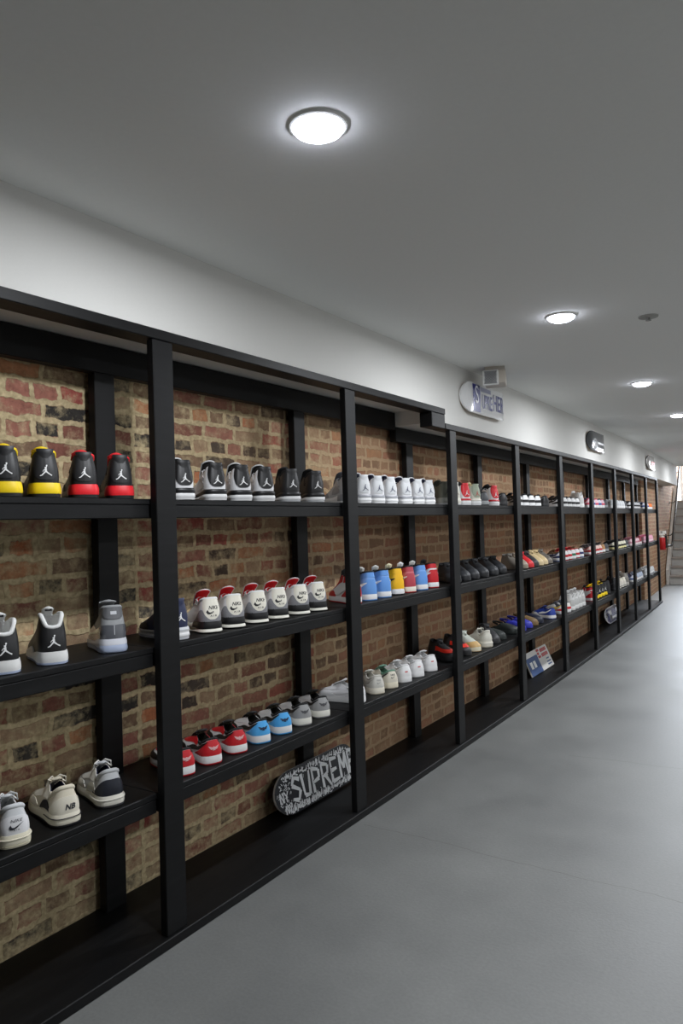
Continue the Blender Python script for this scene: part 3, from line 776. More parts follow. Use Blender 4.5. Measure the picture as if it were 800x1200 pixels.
def m4(upper, panel, band, band2, sole, lining, logo=W_, wing=None, tongue=None, piping=None, mudguard=None, bottom=None, tab=None, low=0.):
    L = Last()
    def ms(add):
        add('midsole', g_midsole(L, z0=L.k['zo'] + (.011 if bottom else 0)), cm(band2, .45))
        add('heel_midsole', g_midsole(L, 0, .36, z0=L.k['zo'] + (.019 if bottom else 0), z1=-.001, grow=.0015, full=False), cm(band, .45))
        if bottom: add('midsole_base', g_midsole(L, z0=L.k['zo'] - .001, z1=.014, grow=.002), cm(bottom, .45))
    def tabm():
        mb = MB(); rows = []
        for z, h, y in ((.112, .020, .0), (.124, .0195, -.0015), (.136, .022, -.003), (.147, .0255, -.004), (.150, .025, -.002), (.150, .0245, .004), (.140, .020, .008)):
            rows.append([Vector((h * u, y + L.surf(0, min(.98, (z - .04) / .105)).y * .85 + .3 * h * abs(u) ** 2.5, z)) for u in (-1, -.8, -.5, 0, .5, .8, 1)])
        mb.grid(rows); return mb
    P_ = [('heel_panel', lambda: g_band(L, [(0, .10, .97), (.07, .12, .98), (.12, .24, .98), (.155, .42, .98), (.17, .55, .72)], .002), panel),
          ('heel_tab', tabm, tab or panel),
          ('heel_logo', lambda: (lambda mb: (on_heel(L, mb, JUMP, 0, .080, .036, .0036), mb)[1])(MB()), logo),
          ('wing', lambda: g_band(L, [(.34, .50, .62), (.42, .55, .86), (.50, .62, .97), (.60, .72, .99)], .003), wing or upper),
          ('side_net', lambda: g_band(L, [(.30, .15, .30), (.40, .12, .52), (.50, .14, .58), (.58, .16, .4)], .0012), mudguard or upper),
          ('toe_cap', lambda: g_band(L, [(.66, 0, .12), (.74, 0, .35), (.84, 0, .34), (.999, 0, .30)], .002), mudguard or upper)]
    t = tongue or lining
    if piping: P_.append(('tongue_piping', lambda: g_tongue(L, -.0025, .0035), piping))
    return shoe(L, upper, band, sole, lining, P_, tongue=t, laces=upper, collar=(t, .0062, .34), midsole=ms)

def m3(upper, panel, eleph, band, bottom, lining, logo):
    L = Last(hb=.131, hm=.127, hd=.114, ht=.124, tong=.162, tl=-.036, tongw=.030, zh=.046, zt=.030, zo=.004)
    def ms(add):
        add('midsole', g_midsole(L, z0=.014), cm(bottom, .45))
        add('heel_midsole', g_midsole(L, 0, .5, z0=.017, z1=-.001, grow=.001, full=False), cm(band, .45))
        add('sole_edge', g_midsole(L, z0=.004, z1=.029, grow=.003), cm(bottom, .45))
    def logo_():
        mb = MB(); on_heel(L, mb, SWOOSH, .001, .084, .050); heel_text(L, mb, 'NIKE', .018, .004, .0965, .95, .3, .03); heel_text(L, mb, 'A I R', .009, .004, .066, 1.4, 0, .02); return mb
    P_ = [('heel_panel', lambda: g_band(L, [(0, .05, .99), (.06, .10, .99), (.12, .32, .99), (.17, .62, .99)], .002), panel),
          ('elephant_print', lambda: g_band(L, [(0, 0, .08), (.05, 0, .10), (.11, 0, .26), (.18, 0, .48), (.26, 0, .40), (.36, 0, .16), (.46, 0, .06)], .003), mat(eleph, .6, name='cracked_print', noise=.45, scale=420)),
          ('heel_logo', logo_, logo),
          ('eyestay', lambda: g_band(L, [(.44, .80, .99), (.55, .72, .99), (.75, .70, .99), (.90, .78, .99)], .0025), upper),
          ('toe_cap', lambda: g_band(L, [(.70, 0, .10), (.78, 0, .40), (.88, 0, .42), (.999, 0, .40)], .002), mat(eleph, .6, name='cracked_print', noise=.45, scale=420)),
          ('tongue_piping', lambda: g_tongue(L, -.0022, .003), upper)]
    return shoe(L, upper, band, None, lining, P_, tongue=lining, laces=upper, collar=(upper, .006, .40), midsole=ms)

def m5(upper, lining, mid, logo):
    L = Last(hb=.112, hm=.146, hd=.148, ht=.138, yb=.010, tong=.168, zh=.040, zt=.026, zo=.008, cw=.031, tl=-.030, tongw=.019)
    P_ = [('heel_logo', lambda: (lambda mb: (on_heel(L, mb, JUMP, 0, .070, .038), mb)[1])(MB()), logo),
          ('side_net', lambda: g_band(L, [(.36, .25, .5), (.44, .22, .8), (.54, .22, .8), (.6, .3, .6)], .001), (48, 48, 50)),
          ('shark_teeth', lambda: g_band(L, [(.50, 0, .02), (.56, 0, .16), (.66, 0, .12), (.72, 0, .05)], .004), mid),
          ('tongue_tab', lambda: (lambda mb: (mb.box((-.010, L.k['ytt'] - .028, .156), (.010, L.k['ytt'] - .020, .162)), mb)[1])(MB()), K_)]
    return shoe(L, upper, mid, ICE, lining, P_, tongue=lining, laces=(200, 200, 200), collar=(lining, .0068, .46))

def m11(c1, c2, mid, lining):
    L = Last(hb=.150, hm=.146, hd=.132, ht=.140, yb=.018, tong=.165, zh=.046, zt=.028, zo=.016, flare=.005, bulge=.005)
    def ms(add):
        add('midsole', g_midsole(L), cm(mid, .4)); 
    P_ = [('mudguard', lambda: g_band(L, [(0, 0, .38), (.12, 0, .40), (.3, 0, .34), (.5, 0, .34), (.75, 0, .55), (.999, 0, .6)], .0022), PATENT(c2)),
          ('heel_panel', lambda: g_band(L, [(0, .56, .99), (.08, .58, .99), (.14, .66, .99), (.18, .78, .99)], .0025), (96, 97, 100)),
          ('heel_badge', lambda: (lambda mb: (on_heel(L, mb, [[(-.5, -.28), (.5, -.28), (.5, .28), (-.5, .28)]], 0, .130, .019, .004), mb)[1])(MB()), (196, 198, 202)),
          ('heel_stripe', lambda: (lambda mb: (on_heel(L, mb, [[(-.03, -.5), (.03, -.5), (.03, .5), (-.03, .5)]], 0, .075, .03, .004), mb)[1])(MB()), (200, 200, 204)),
          ('sole_shell', lambda: g_midsole(L, 0, .22, z0=.004, z1=.012, grow=.002, full=False), ICE)]
    return shoe(L, c1, mid, ICE, lining, P_, tongue=c1, laces=(210, 210, 212), collar=(c1, .006, .40), midsole=ms)

def low1(upper, side, foxing, lining, swoosh, logo, mid, out, heel=None, over=None, hi=False, tongue=None, txt=None, toe=None, laces=None, logo_kind='wings', stripe=None, insole=None):
    """court shoe, low or high: overlays at heel, eyestay and toe, swoosh along the side"""
    if hi: L = Last(hb=.150, hm=.146, hd=.140, ht=.140, yb=.014, tong=.172, zh=.034, zt=.030, zo=.007, flare=.003, cw=.029, tl=-.004, bulge=.003, tongw=.022)
    else: L = Last(hb=.094, hm=.082, hd=.070, ht=.088, yb=.012, tong=.112, zh=.034, zt=.030, zo=.007, flare=.003, cw=.029, ytt=.115, bulge=.003, tl=-.016, tongw=.026)
    s = .55 if hi else 1.
    P_ = [('heel_panel', lambda: g_band(L, [(0, 0, .94 * (1 if not hi else .66)), (.12, 0, .90 * (1 if not hi else .66)), (.22, 0, .62 * s), (.34, 0, .30 * s), (.42, 0, .1 * s)], .0018), heel or upper),
          ('eyestay', lambda: g_band(L, [(.42, .66, .99), (.52, .58, .99), (.72, .52, .99), (.92, .60, .99)], .0018), over or upper),
          ('toe_cap', lambda: g_band(L, [(.62, 0, .08), (.72, 0, .34), (.84, 0, .42), (.999, 0, .44)], .0018), toe or over or upper),
          ('swoosh', lambda: g_band(L, [(.10, .80 * s, .86 * s), (.24, .58 * s, .80 * s), (.40, .34 * s, .66 * s), (.52, .18 * s, .46 * s), (.60, .16 * s, .30 * s), (.64, .24 * s, .28 * s)], .0034), swoosh)]
    if logo:
        if logo_kind == 'wings': P_.append(('heel_logo', lambda: (lambda mb: (on_heel(L, mb, WINGS, 0, .062, .034, .0034), mb)[1])(MB()), logo))
        elif logo_kind == 'nike': P_.append(('heel_logo', lambda: (lambda mb: (heel_text(L, mb, 'NIKE', .011, 0, .072, 1.1, 0, .02, .0034), on_heel(L, mb, SWOOSH, 0, .06, .026, .0034), mb)[2])(MB()), logo))
        elif logo_kind == 'box': P_.append(('heel_logo', lambda: (lambda mb: (on_heel(L, mb, [[(-.5, -.16), (.5, -.16), (.5, .16), (-.5, .16)]], -.004, .060, .017, .0034), mb)[1])(MB()), logo))
    if stripe: P_ += [('heel_stripe', lambda: g_band(L, [(0, 0, .30), (.2, 0, .30), (.4, 0, .18)], .0030), stripe)]
    if insole: P_.append(('insole', lambda: g_insole(L), insole))
    if hi: P_.append(('ankle_flap', lambda: g_band(L, [(0, .70, .97), (.14, .70, .97), (.30, .62, .97), (.38, .62, .95)], .0018), side if False else (heel or upper)))
    return shoe(L, side, mid, out, lining, P_, tongue=tongue or lining, laces=laces or lining, collar=(lining, .006, .46))

def run(upper, over, lining, mid, band, out, heel, logo_fn=None, laces=None, chunky=False):
    L = Last(hb=.114, hm=.102, hd=.082, ht=.104, yb=.012, tong=.122, zh=.044 if chunky else .038, zt=.032, zo=.008, flare=.006, cw=.028, ytt=.108, tl=-.012, bulge=.004, tongw=.024)
    def ms(add):
        add('midsole', g_midsole(L), cm(mid, .5)); add('sole_stripe', g_midsole(L, 0, .42, z0=.026, z1=.010, grow=.0022, full=False), cm(band, .5))
    P_ = [('heel_panel', lambda: g_band(L, [(0, 0, .62), (.10, 0, .62), (.20, 0, .50), (.32, 0, .24), (.40, 0, .10)], .0022), heel),
          ('eyestay', lambda: g_band(L, [(.40, .62, .99), (.52, .50, .99), (.72, .44, .99), (.92, .56, .99)], .0022), over),
          ('toe_cap', lambda: g_band(L, [(.62, 0, .10), (.72, 0, .36), (.84, 0, .40), (.999, 0, .38)], .002), over),
          ('side_panel', lambda: g_band(L, [(.30, .10, .24), (.40, .16, .54), (.50, .10, .40), (.56, .06, .12)], .003), band)]
    P_.append(('lace_bow', lambda: g_lace_loops(L), laces or over))
    if logo_fn: P_.append(('heel_logo', lambda: logo_fn(L), (40, 42, 50)))
    e = shoe(L, upper, mid, out, lining, P_, tongue=upper, laces=laces or upper, collar=(upper, .0075, .46), midsole=ms); return e

def sock(c, mid, out, toe=None, band=None):
    L = Last(hb=.128, hm=.120, hd=.114, ht=.122, yb=.010, cw=.026, ytt=.098, wt=.020, ytf=.122, wf=.012, zf=.106, tong=.134, zh=.034, zt=.034, zo=.006, toe=.058, flare=.004, bulge=.006, tl=-.008)
    P_ = []
    if band: P_.append(('side_stripe', lambda: g_band(L, [(.5, .30, .62), (.7, .32, .60), (.999, .34, .58)], .0028), band))
    if toe: P_.append(('toe_cap', lambda: g_band(L, [(.66, 0, .1), (.78, 0, .36), (.999, 0, .5)], .003), toe))
    return shoe(L, c, mid, out, K_ if sum(c) < 200 else tuple(int(v * .7) for v in c), P_, tongue=c, laces=c, collar=(c, .004, .5))
def clog(c, lining):
    L = Last(hb=.050, hm=.056, hd=.066, ht=.086, yb=.010, cw=.036, ytt=.100, wt=.034, ytf=.130, wf=.020, zf=.090, zh=.036, zt=.034, zo=.006, toe=.072, flare=.005, bulge=.006, w=1.06)
    e = empty('clog')
    def add(nm, mb, m): return link_obj(nm, mb.mesh(nm, m, True, 50), e)
    add('upper', g_upper(L), cm(c)); add('outsole', g_outsole(L), cm(c)); add('midsole', g_midsole(L), cm(c)); add('lining', g_lining(L, .02), cm(lining, .8))
    mb = MB(); pts = []
    for i in range(13):
        a = -pi * .52 + pi * 1.04 * i / 12; pts.append(Vector((.040 * math.sin(a), .078 - .072 * math.cos(a), .082 + .014 * math.cos(a))))
    mb.tube(pts, .0035, 8, ry=.008); add('heel_strap', mb, cm(c))
    for sg in (-1, 1):
        mb = MB(); mb.tube([Vector((.037 * sg, .078, .080)), Vector((.046 * sg, .078, .080))], .007, 10, upv=(0, 1, 0)); add('rivet', mb, cm(lining))
    return e
def tall(c, mid, accent):
    """tall shaft basketball shoe with big block sides"""
    L = Last(hb=.146, hm=.150, hd=.146, ht=.150, yb=.012, tong=.178, zh=.040, zt=.032, zo=.010, flare=.005, bulge=.005, tl=-.002)
    P_ = [('heel_panel', lambda: g_band(L, [(0, 0, .55), (.1, 0, .5), (.2, 0, .3)], .002), accent),
          ('side_panel', lambda: g_band(L, [(.24, .1, .5), (.36, .1, .85), (.5, .1, .85), (.58, .2, .6)], .004), accent),
          ('toe_cap', lambda: g_band(L, [(.66, 0, .1), (.76, 0, .36), (.999, 0, .38)], .002), accent),
          ('heel_loop', lambda: (lambda mb: (mb.tube([Vector((0, .006, .125)), Vector((0, -.004, .145)), Vector((0, .004, .168)), Vector((0, .018, .150))], .003, 6, ry=.006), mb)[1])(MB()), c)]
    return shoe(L, c, mid, mid, accent, P_, tongue=c, laces=c, collar=(c, .006, .46))

def nb_logo(L):
    mb = MB(); heel_text(L, mb, 'NB', .022, .004, .058, 1.0, .25, .03, .0036); return mb
def nike_air(L):
    mb = MB(); on_heel(L, mb, SWOOSH, .0, .062, .040, .0036); heel_text(L, mb, 'NIKE', .011, .0, .076, 1.3, .2, 0, .0036); heel_text(L, mb, 'A I R', .006, .0, .051, 1.3, 0, 0, .0036); return mb
def mesh_heel(L):
    mb = MB()
    for i in range(-3, 4):
        for j in range(3): on_heel(L, mb, seg2((i * .2 - .08, j * .28 - .3), (i * .2 + .08, j * .28 - .12), .05), 0, .052, .03, .0036)
    return mb
RED = (188, 22, 34); YEL = (242, 208, 20); CRM = (214, 206, 186); LG = (170, 172, 174); LB = (96, 148, 214); NAVY = (30, 36, 66)
V = (60, 60, 64)
DESC = {}
def T(code, cat, desc, fn): DESC[code] = (cat, desc, fn)
T('A4y', 'sneaker', 'black high-top with yellow lining and yellow heel sole', lambda: m4(K_, (24, 24, 26), YEL, K_, K_, YEL, tongue=YEL))
T('A4r', 'sneaker', 'black high-top with red lining and red heel sole', lambda: m4(K_, (24, 24, 26), (226, 34, 44), K_, K_, (226, 34, 44), tongue=(226, 34, 44)))
T('A4m', 'sneaker', 'white high-top with black heel panel and tongue', lambda: m4((224, 224, 226), K_, K_, K_, (200, 200, 200), K_, piping=W_, mudguard=(190, 192, 196), bottom=W_))
T('A4k', 'sneaker', 'all black high-top with white base to its sole', lambda: m4((26, 26, 28), (26, 26, 28), (26, 26, 28), K_, LG, K_, bottom=W_))
T('A4g', 'sneaker', 'pale grey mesh high-top', lambda: m4((186, 188, 190), (150, 152, 154), (140, 142, 146), W_, W_, (90, 92, 98), logo=(90, 92, 96), mudguard=(150, 152, 156)))
T('A4w', 'sneaker', 'white and grey high-top with navy lining', lambda: m4((222, 222, 224), (206, 208, 210), (150, 152, 158), W_, W_, (34, 36, 62), logo=(74, 78, 100), piping=W_, mudguard=(200, 202, 204), bottom=W_))
T('A4o', 'sneaker', 'grey-green suede high-top', lambda: m4((130, 132, 118), (120, 122, 108), (190, 190, 180), W_, W_, (90, 92, 84), logo=(60, 60, 56)))
T('A4c', 'sneaker', 'cream high-top', lambda: m4((214, 210, 198), (206, 202, 190), (222, 218, 206), W_, W_, K_, logo=(120, 110, 100)))
T('A4f', 'sneaker', 'white high-top with red heel panel and black tongue', lambda: m4((226, 226, 226), (206, 30, 42), (190, 26, 40), W_, W_, K_, bottom=W_, mudguard=(40, 40, 42)))
T('A4l', 'sneaker', 'cream high-top with sage heel and cream tongue', lambda: m4((216, 212, 196), (150, 160, 140), (222, 218, 206), W_, W_, (222, 204, 160), logo=RED, bottom=W_))
T('A4n', 'sneaker', 'navy high-top with white toe and sole', lambda: m4((34, 42, 74), (30, 38, 70), (200, 202, 206), W_, (190, 192, 196), (40, 44, 70), mudguard=(40, 40, 44), bottom=W_))
T('A3r', 'sneaker', 'white high-top with red lining and grey heel print', lambda: m3((226, 226, 226), (230, 226, 212), (134, 134, 138), K_, (226, 224, 212), (214, 30, 40), K_))
T('A5k', 'sneaker', 'black high-top with thick white collar and sole', lambda: m5((22, 22, 24), (224, 224, 222), (222, 222, 220), W_))
T('A11', 'sneaker', 'grey high-top with patent guard and icy sole', lambda: m11((150, 152, 154), (92, 94, 100), (216, 218, 226), (130, 132, 136)))
T('J1r', 'sneaker', 'red high-top with white side and black swoosh', lambda: low1(RED, (222, 222, 222), None, K_, W_, None, W_, RED, hi=True, over=RED))
T('J1b', 'sneaker', 'light blue high-top with white sole and black collar', lambda: low1(LB, (118, 164, 224), None, K_, W_, None, W_, LB, hi=True, tongue=(210, 210, 206)))
T('J1y', 'sneaker', 'yellow high-top with white sole and black collar', lambda: low1((238, 182, 22), (238, 182, 22), None, K_, K_, None, W_, K_, hi=True, tongue=(222, 214, 180)))
T('J1p', 'sneaker', 'dusty red high-top with white sole', lambda: low1((172, 62, 74), (196, 110, 116), None, K_, (220, 220, 220), None, (226, 220, 206), RED, hi=True, tongue=W_))
T('J1k', 'sneaker', 'black high-top', lambda: low1((30, 30, 34), (26, 26, 30), None, K_, (60, 60, 66), None, (40, 40, 44), K_, hi=True))
T('L1r', 'sneaker', 'red and black low sneaker with white sole', lambda: low1(RED, (220, 220, 220), None, K_, K_, (206, 160, 160), W_, RED, over=RED, toe=K_, insole=(206, 190, 140)))
T('L1u', 'sneaker', 'sky blue low sneaker with black collar', lambda: low1((74, 164, 226), (222, 222, 222), None, K_, K_, (20, 40, 70), W_, (74, 164, 226), over=(222, 222, 222), toe=K_, insole=(206, 190, 140)))
T('L1g', 'sneaker', 'grey low sneaker with black collar', lambda: low1((150, 150, 150), (206, 206, 206), None, K_, K_, (70, 70, 74), (226, 224, 214), (150, 150, 150), over=(206, 206, 206), toe=(40, 40, 42), insole=(206, 190, 140)))
T('DKk', 'sneaker', 'black low sneaker with grey swoosh', lambda: low1((24, 24, 26), (28, 28, 30), None, K_, (110, 112, 116), None, (40, 40, 42), K_))
T('PDa', 'sneaker', 'black and white low sneaker', lambda: low1((222, 222, 222), (224, 224, 224), None, K_, K_, None, W_, K_, over=K_, toe=K_, heel=(222, 222, 222), tongue=K_, stripe=K_))
T('PDb', 'sneaker', 'dark low sneaker with white heel and sole', lambda: low1((200, 202, 204), (60, 60, 64), None, K_, (180, 180, 180), None, W_, K_, over=(40, 40, 44), stripe=K_))
T('PDy', 'sneaker', 'black low sneaker with yellowed sole', lambda: low1((216, 212, 190), (70, 70, 70), None, K_, W_, None, (228, 218, 160), K_, over=K_, stripe=K_))
T('MXp', 'sneaker', 'pink and white low sneaker', lambda: low1((222, 190, 198), (222, 214, 216), None, (196, 80, 100), RED, None, W_, W_, over=(60, 60, 80), stripe=(210, 70, 96)))
T('MXb', 'sneaker', 'blue and white low sneaker', lambda: low1((206, 208, 218), (216, 218, 222), None, (60, 66, 90), (50, 70, 130), None, W_, W_, over=(110, 120, 150), stripe=(60, 84, 150)))
T('MXo', 'sneaker', 'orange and blue low sneaker', lambda: low1((222, 116, 44), (120, 150, 196), None, (70, 40, 40), (40, 60, 120), None, W_, W_, over=(70, 90, 140)))
T('MXw', 'sneaker', 'pale grey-blue low sneaker', lambda: low1((168, 178, 196), (190, 196, 206), None, (120, 126, 140), (140, 150, 170), None, W_, W_))
T('WGr', 'sneaker', 'white low sneaker with grey heel', lambda: low1((196, 198, 200), (214, 214, 214), None, (190, 190, 190), LG, None, W_, W_))
T('PKl', 'sneaker', 'pale pink low sneaker', lambda: low1((218, 186, 192), (224, 200, 206), None, (160, 100, 112), (226, 214, 214), None, (230, 214, 214), W_, stripe=(196, 130, 146)))
T('PKr', 'sneaker', 'dark red and pink low sneaker', lambda: low1((150, 40, 56), (206, 150, 160), None, (110, 20, 34), (220, 200, 200), None, (230, 214, 214), W_))
T('PKk', 'sneaker', 'bright pink low sneaker', lambda: low1((222, 164, 182), (226, 180, 194), None, (210, 130, 152), (230, 200, 210), None, (232, 206, 214), (226, 130, 160)))
T('DKn', 'sneaker', 'navy and white low sneaker', lambda: low1((38, 48, 96), (214, 214, 218), None, (120, 90, 60), (38, 48, 96), None, W_, (90, 120, 190), over=(110, 90, 70), heel=(216, 216, 218), stripe=(38, 48, 96)))
T('DKr', 'sneaker', 'red and white low sneaker', lambda: low1((196, 26, 38), (222, 222, 222), None, (150, 20, 30), (196, 26, 38), None, W_, RED, over=(196, 26, 38), heel=(218, 216, 216), stripe=RED))
T('DKg', 'sneaker', 'green and white low sneaker with red collar', lambda: low1((40, 110, 80), (222, 222, 222), None, (190, 30, 40), (40, 110, 80), None, W_, W_, over=(196, 40, 50), heel=(218, 216, 216), stripe=(40, 110, 80)))
T('DKw', 'sneaker', 'white low sneaker with red line round the sole', lambda: low1((216, 190, 180), (224, 220, 216), None, (90, 84, 84), (180, 30, 40), None, W_, RED, over=(150, 140, 140), stripe=(180, 30, 40)))
T('DKt', 'sneaker', 'tan and white low sneaker', lambda: low1((176, 130, 84), (220, 214, 204), None, (70, 60, 54), (150, 110, 70), None, W_, (150, 110, 70)))
T('DKb', 'sneaker', 'royal blue and white low sneaker with big swoosh', lambda: low1((36, 62, 150), (36, 62, 150), None, (30, 50, 120), (228, 228, 230), None, W_, (36, 62, 150), over=(36, 62, 150), toe=(226, 226, 228)))
T('DKm', 'sneaker', 'white low sneaker with red and yellow patches', lambda: low1((206, 40, 50), (222, 218, 200), None, (80, 84, 96), (226, 196, 60), None, W_, W_, over=(224, 224, 224), heel=(224, 222, 216), stripe=(206, 40, 50)))
T('dkg', 'sneaker', 'charcoal grey low sneaker', lambda: low1((70, 72, 76), (80, 82, 86), None, (40, 40, 42), (110, 110, 112), None, (150, 152, 154), K_))
T('SLw', 'sneaker', 'plain white low shoe turned side-on', lambda: low1((224, 224, 226), (226, 226, 228), None, (200, 200, 200), (224, 224, 226), None, W_, W_))
T('LWc', 'sneaker', 'off-white suede low sneaker', lambda: low1((200, 198, 190), (206, 204, 196), None, (190, 188, 180), (180, 178, 172), (150, 150, 148), (226, 220, 204), CRM, logo_kind='nike'))
T('LWg', 'sneaker', 'cream low sneaker with green tongue', lambda: low1((214, 208, 192), (206, 204, 190), None, (90, 130, 110), (60, 62, 60), (90, 90, 90), (226, 218, 196), CRM, tongue=(110, 150, 130), logo_kind='nike'))
T('AFw', 'sneaker', 'all white low sneaker with small red heel mark', lambda: low1((228, 228, 228), (228, 228, 228), None, (214, 214, 214), (228, 228, 228), (196, 60, 60), W_, W_, logo_kind='box'))
T('NKw', 'sneaker', 'white running shoe with grey collar and cream sole', lambda: run((206, 208, 210), (216, 216, 214), (170, 170, 170), (224, 218, 196), (222, 216, 196), (206, 200, 176), (226, 226, 228), nike_air))
T('NBc', 'sneaker', 'cream running shoe with black line round its sole', lambda: run((214, 206, 186), (222, 216, 200), NAVY, (226, 220, 202), (26, 26, 32), (26, 26, 30), (222, 216, 200), nb_logo))
T('NBk', 'sneaker', 'white running shoe with black mesh heel', lambda: run((190, 192, 194), (224, 222, 214), NAVY, (224, 220, 208), (200, 198, 188), (60, 60, 62), (30, 34, 44), lambda L: mesh_heel(L), laces=(224, 222, 216)))
T('CHc', 'sneaker', 'chunky off-white running shoe', lambda: run((206, 204, 192), (214, 212, 200), (150, 150, 146), (222, 218, 204), (206, 202, 190), (190, 186, 170), (212, 210, 198), chunky=True))
T('CHw', 'sneaker', 'chunky white running shoe with black sole edge', lambda: run((222, 216, 200), (226, 222, 210), (60, 60, 60), (224, 220, 208), (30, 30, 32), (36, 36, 36), (214, 208, 196), chunky=True))
T('FMk', 'sneaker', 'matte black knit shoe, toe outward', lambda: sock((30, 31, 34), (34, 35, 38), K_, toe=(52, 54, 58)))
T('SNk', 'sneaker', 'dark grey knit shoe with bright red stripe', lambda: sock((40, 40, 42), (34, 34, 36), K_, band=(232, 52, 34)))
T('LWy', 'sneaker', 'cream sneaker with honey rubber toe', lambda: sock((200, 206, 196), (222, 216, 190), (196, 150, 90), toe=(206, 170, 110)))
T('YZg', 'sneaker', 'grey-brown knit shoe, toe outward', lambda: sock((116, 110, 102), (112, 106, 98), (90, 84, 78)))
T('YZt', 'sneaker', 'taupe knit shoe, toe outward', lambda: sock((146, 134, 118), (140, 130, 114), (110, 100, 90)))
T('YZr', 'sneaker', 'bright red knit shoe, toe outward', lambda: sock((206, 38, 46), (206, 38, 46), (180, 30, 38)))
T('YZk', 'sneaker', 'charcoal knit shoe, toe outward', lambda: sock((52, 52, 54), (48, 48, 50), K_))
T('YZc', 'sneaker', 'sand coloured knit shoe, toe outward', lambda: sock((206, 184, 140), (206, 186, 146), (190, 170, 130)))
T('YZb', 'sneaker', 'pale blue-grey knit shoe, toe outward', lambda: sock((150, 168, 188), (170, 182, 196), (150, 160, 170)))
T('CLg', 'clog', 'dark green rubber clog', lambda: clog((44, 50, 48), (30, 34, 33)))
T('CLb', 'clog', 'royal blue rubber clog', lambda: clog((46, 52, 168), (30, 34, 100)))
T('CLt', 'clog', 'tan and black rubber clog', lambda: clog((120, 96, 62), (30, 28, 26)))
T('CLn', 'clog', 'dark navy rubber clog', lambda: clog((26, 30, 48), (20, 22, 32)))
T('TLw', 'sneaker', 'tall white basketball shoe', lambda: tall((214, 214, 212), (220, 220, 218), (190, 190, 188)))
T('TLg', 'sneaker', 'tall grey basketball shoe', lambda: tall((150, 146, 140), (170, 166, 160), (130, 126, 120)))

FLIP = {'FMk', 'YZg', 'YZt', 'YZr', 'YZk', 'YZc', 'YZb', 'CLg', 'CLb', 'CLt', 'CLn', 'SNk', 'LWy'}
# (code, place along the wall) for every shoe, bay by bay
ROWS = {
1: [[('A4y',1.257),('A4y',1.388),('A4r',1.530),('A4r',1.677)],
    [('A4m',1.972),('A4m',2.150),('A4m',2.305),('A4m',2.457),('A4k',2.645),('A4k',2.840)],
    [('A4g',3.135),('A4w',3.278),('A4w',3.425),('A4w',3.572),('A4w',3.753),('A4w',3.910),('A4w',4.060)],
    [('A4o',4.30),('A4c',4.455),('A4f',4.625),('A4l',4.81),('dkg',4.965),('A4f',5.175),('DKk',5.36)],
    [('PDa',5.72),('PDa',5.88),('PDa',6.05),('PDa',6.22),('DKk',6.46),],
    [('PDa',6.94),('PDa',7.09),('PDa',7.25),('PDa',7.41),('PDa',7.57),('TLw',7.75)],
    [('MXp',8.12),('MXb',8.28),('MXp',8.44),('MXb',8.60),('MXp',8.76),('dkg',8.94)],
    [('WGr',9.36),('WGr',9.53),('WGr',9.70),('WGr',9.87),('WGr',10.04),('dkg',10.2)],
    [('PDb',10.62),('PDb',10.79),('PDb',10.96),('PDb',11.13),('PDb',11.32)],
    [('MXb',11.85),('MXw',12.02),('MXb',12.19),('MXo',12.38),('MXo',12.58)]],
2: [[('A5k',1.242),('A5k',1.402),('A11',1.632)],
    [('A4n',1.925),('A3r',2.10),('A3r',2.238),('A3r',2.388),('A3r',2.530),('A3r',2.690),('A3r',2.832)],
    [('J1r',3.155),('J1b',3.312),('J1b',3.467),('J1y',3.620),('J1p',3.765),('J1b',3.922),('J1r',4.076)],
    [('FMk',4.44),('FMk',4.60),('FMk',4.76),('FMk',4.94),('FMk',5.13),('FMk',5.31)],
    [('YZg',5.69),('YZt',5.83),('YZr',5.98),('YZk',6.12),('YZc',6.255),('YZc',6.39),('YZg',6.53)],
    [('DKn',6.91),('DKr',7.05),('DKr',7.19),('DKg',7.34),('DKr',7.49),('DKn',7.66)],
    [('DKw',8.10),('DKw',8.25),('DKw',8.40),('DKw',8.55),('DKt',8.71),('dkg',8.90)],
    [('PDy',9.36),('PDy',9.52),('PDy',9.69),('PDy',9.86),('PDy',10.03),('dkg',10.2)],
    [('PKl',10.62),('PKl',10.79),('PKl',10.96),('PKl',11.13),('PKr',11.32)],
    [('PKk',11.85),('PKk',12.02),('PKk',12.20),('PKk',12.38),('PKk',12.56)]],
3: [[('NKw',1.262),('NBc',1.435),('NBk',1.606)],
    [('L1r',1.940),('L1r',2.085),('L1r',2.235),('L1u',2.385),('L1u',2.535),('L1g',2.685),('L1g',2.835)],
    [('SLw',3.165),('LWc',3.359),('LWg',3.511),('AFw',3.675),('AFw',3.835),('AFw',4.015)],
    [('SNk',4.36),('SNk',4.59),('LWy',4.76),('CHc',4.94),('YZk',5.12),('CLg',5.32)],
    [('CLg',5.62),('CLb',5.79),('CLb',5.96),('CLt',6.12),('CLn',6.27),('DKb',6.56)],
    [('DKm',6.92),('DKm',7.08),('TLw',7.24),('TLw',7.38),('TLw',7.52),('TLw',7.66)],
    [('J1r',8.10),('A4y',8.27),('A4y',8.42),('A4y',8.57),('A4y',8.72),('J1k',8.92)],
    [('J1k',9.36),('CHw',9.55),('CHw',9.74),('CHw',9.93),('TLg',10.13)],
    [('MXb',10.62),('MXo',10.80),('MXw',10.98),('MXw',11.16),('MXw',11.34)],
    [('WGr',11.85),('WGr',12.02),('WGr',12.20),('WGr',12.38),('WGr',12.56)]]}
TURN = {(2, 0, 0): 25, (2, 0, 1): 26, (2, 0, 2): 28, (3, 0, 0): 20, (3, 0, 1): 16, (3, 0, 2): 20, (1, 0, 0): 30, (1, 0, 1): 29, (1, 0, 2): 31, (1, 0, 3): 32, (3, 2, 0): -2, (2, 1, 0): 14}
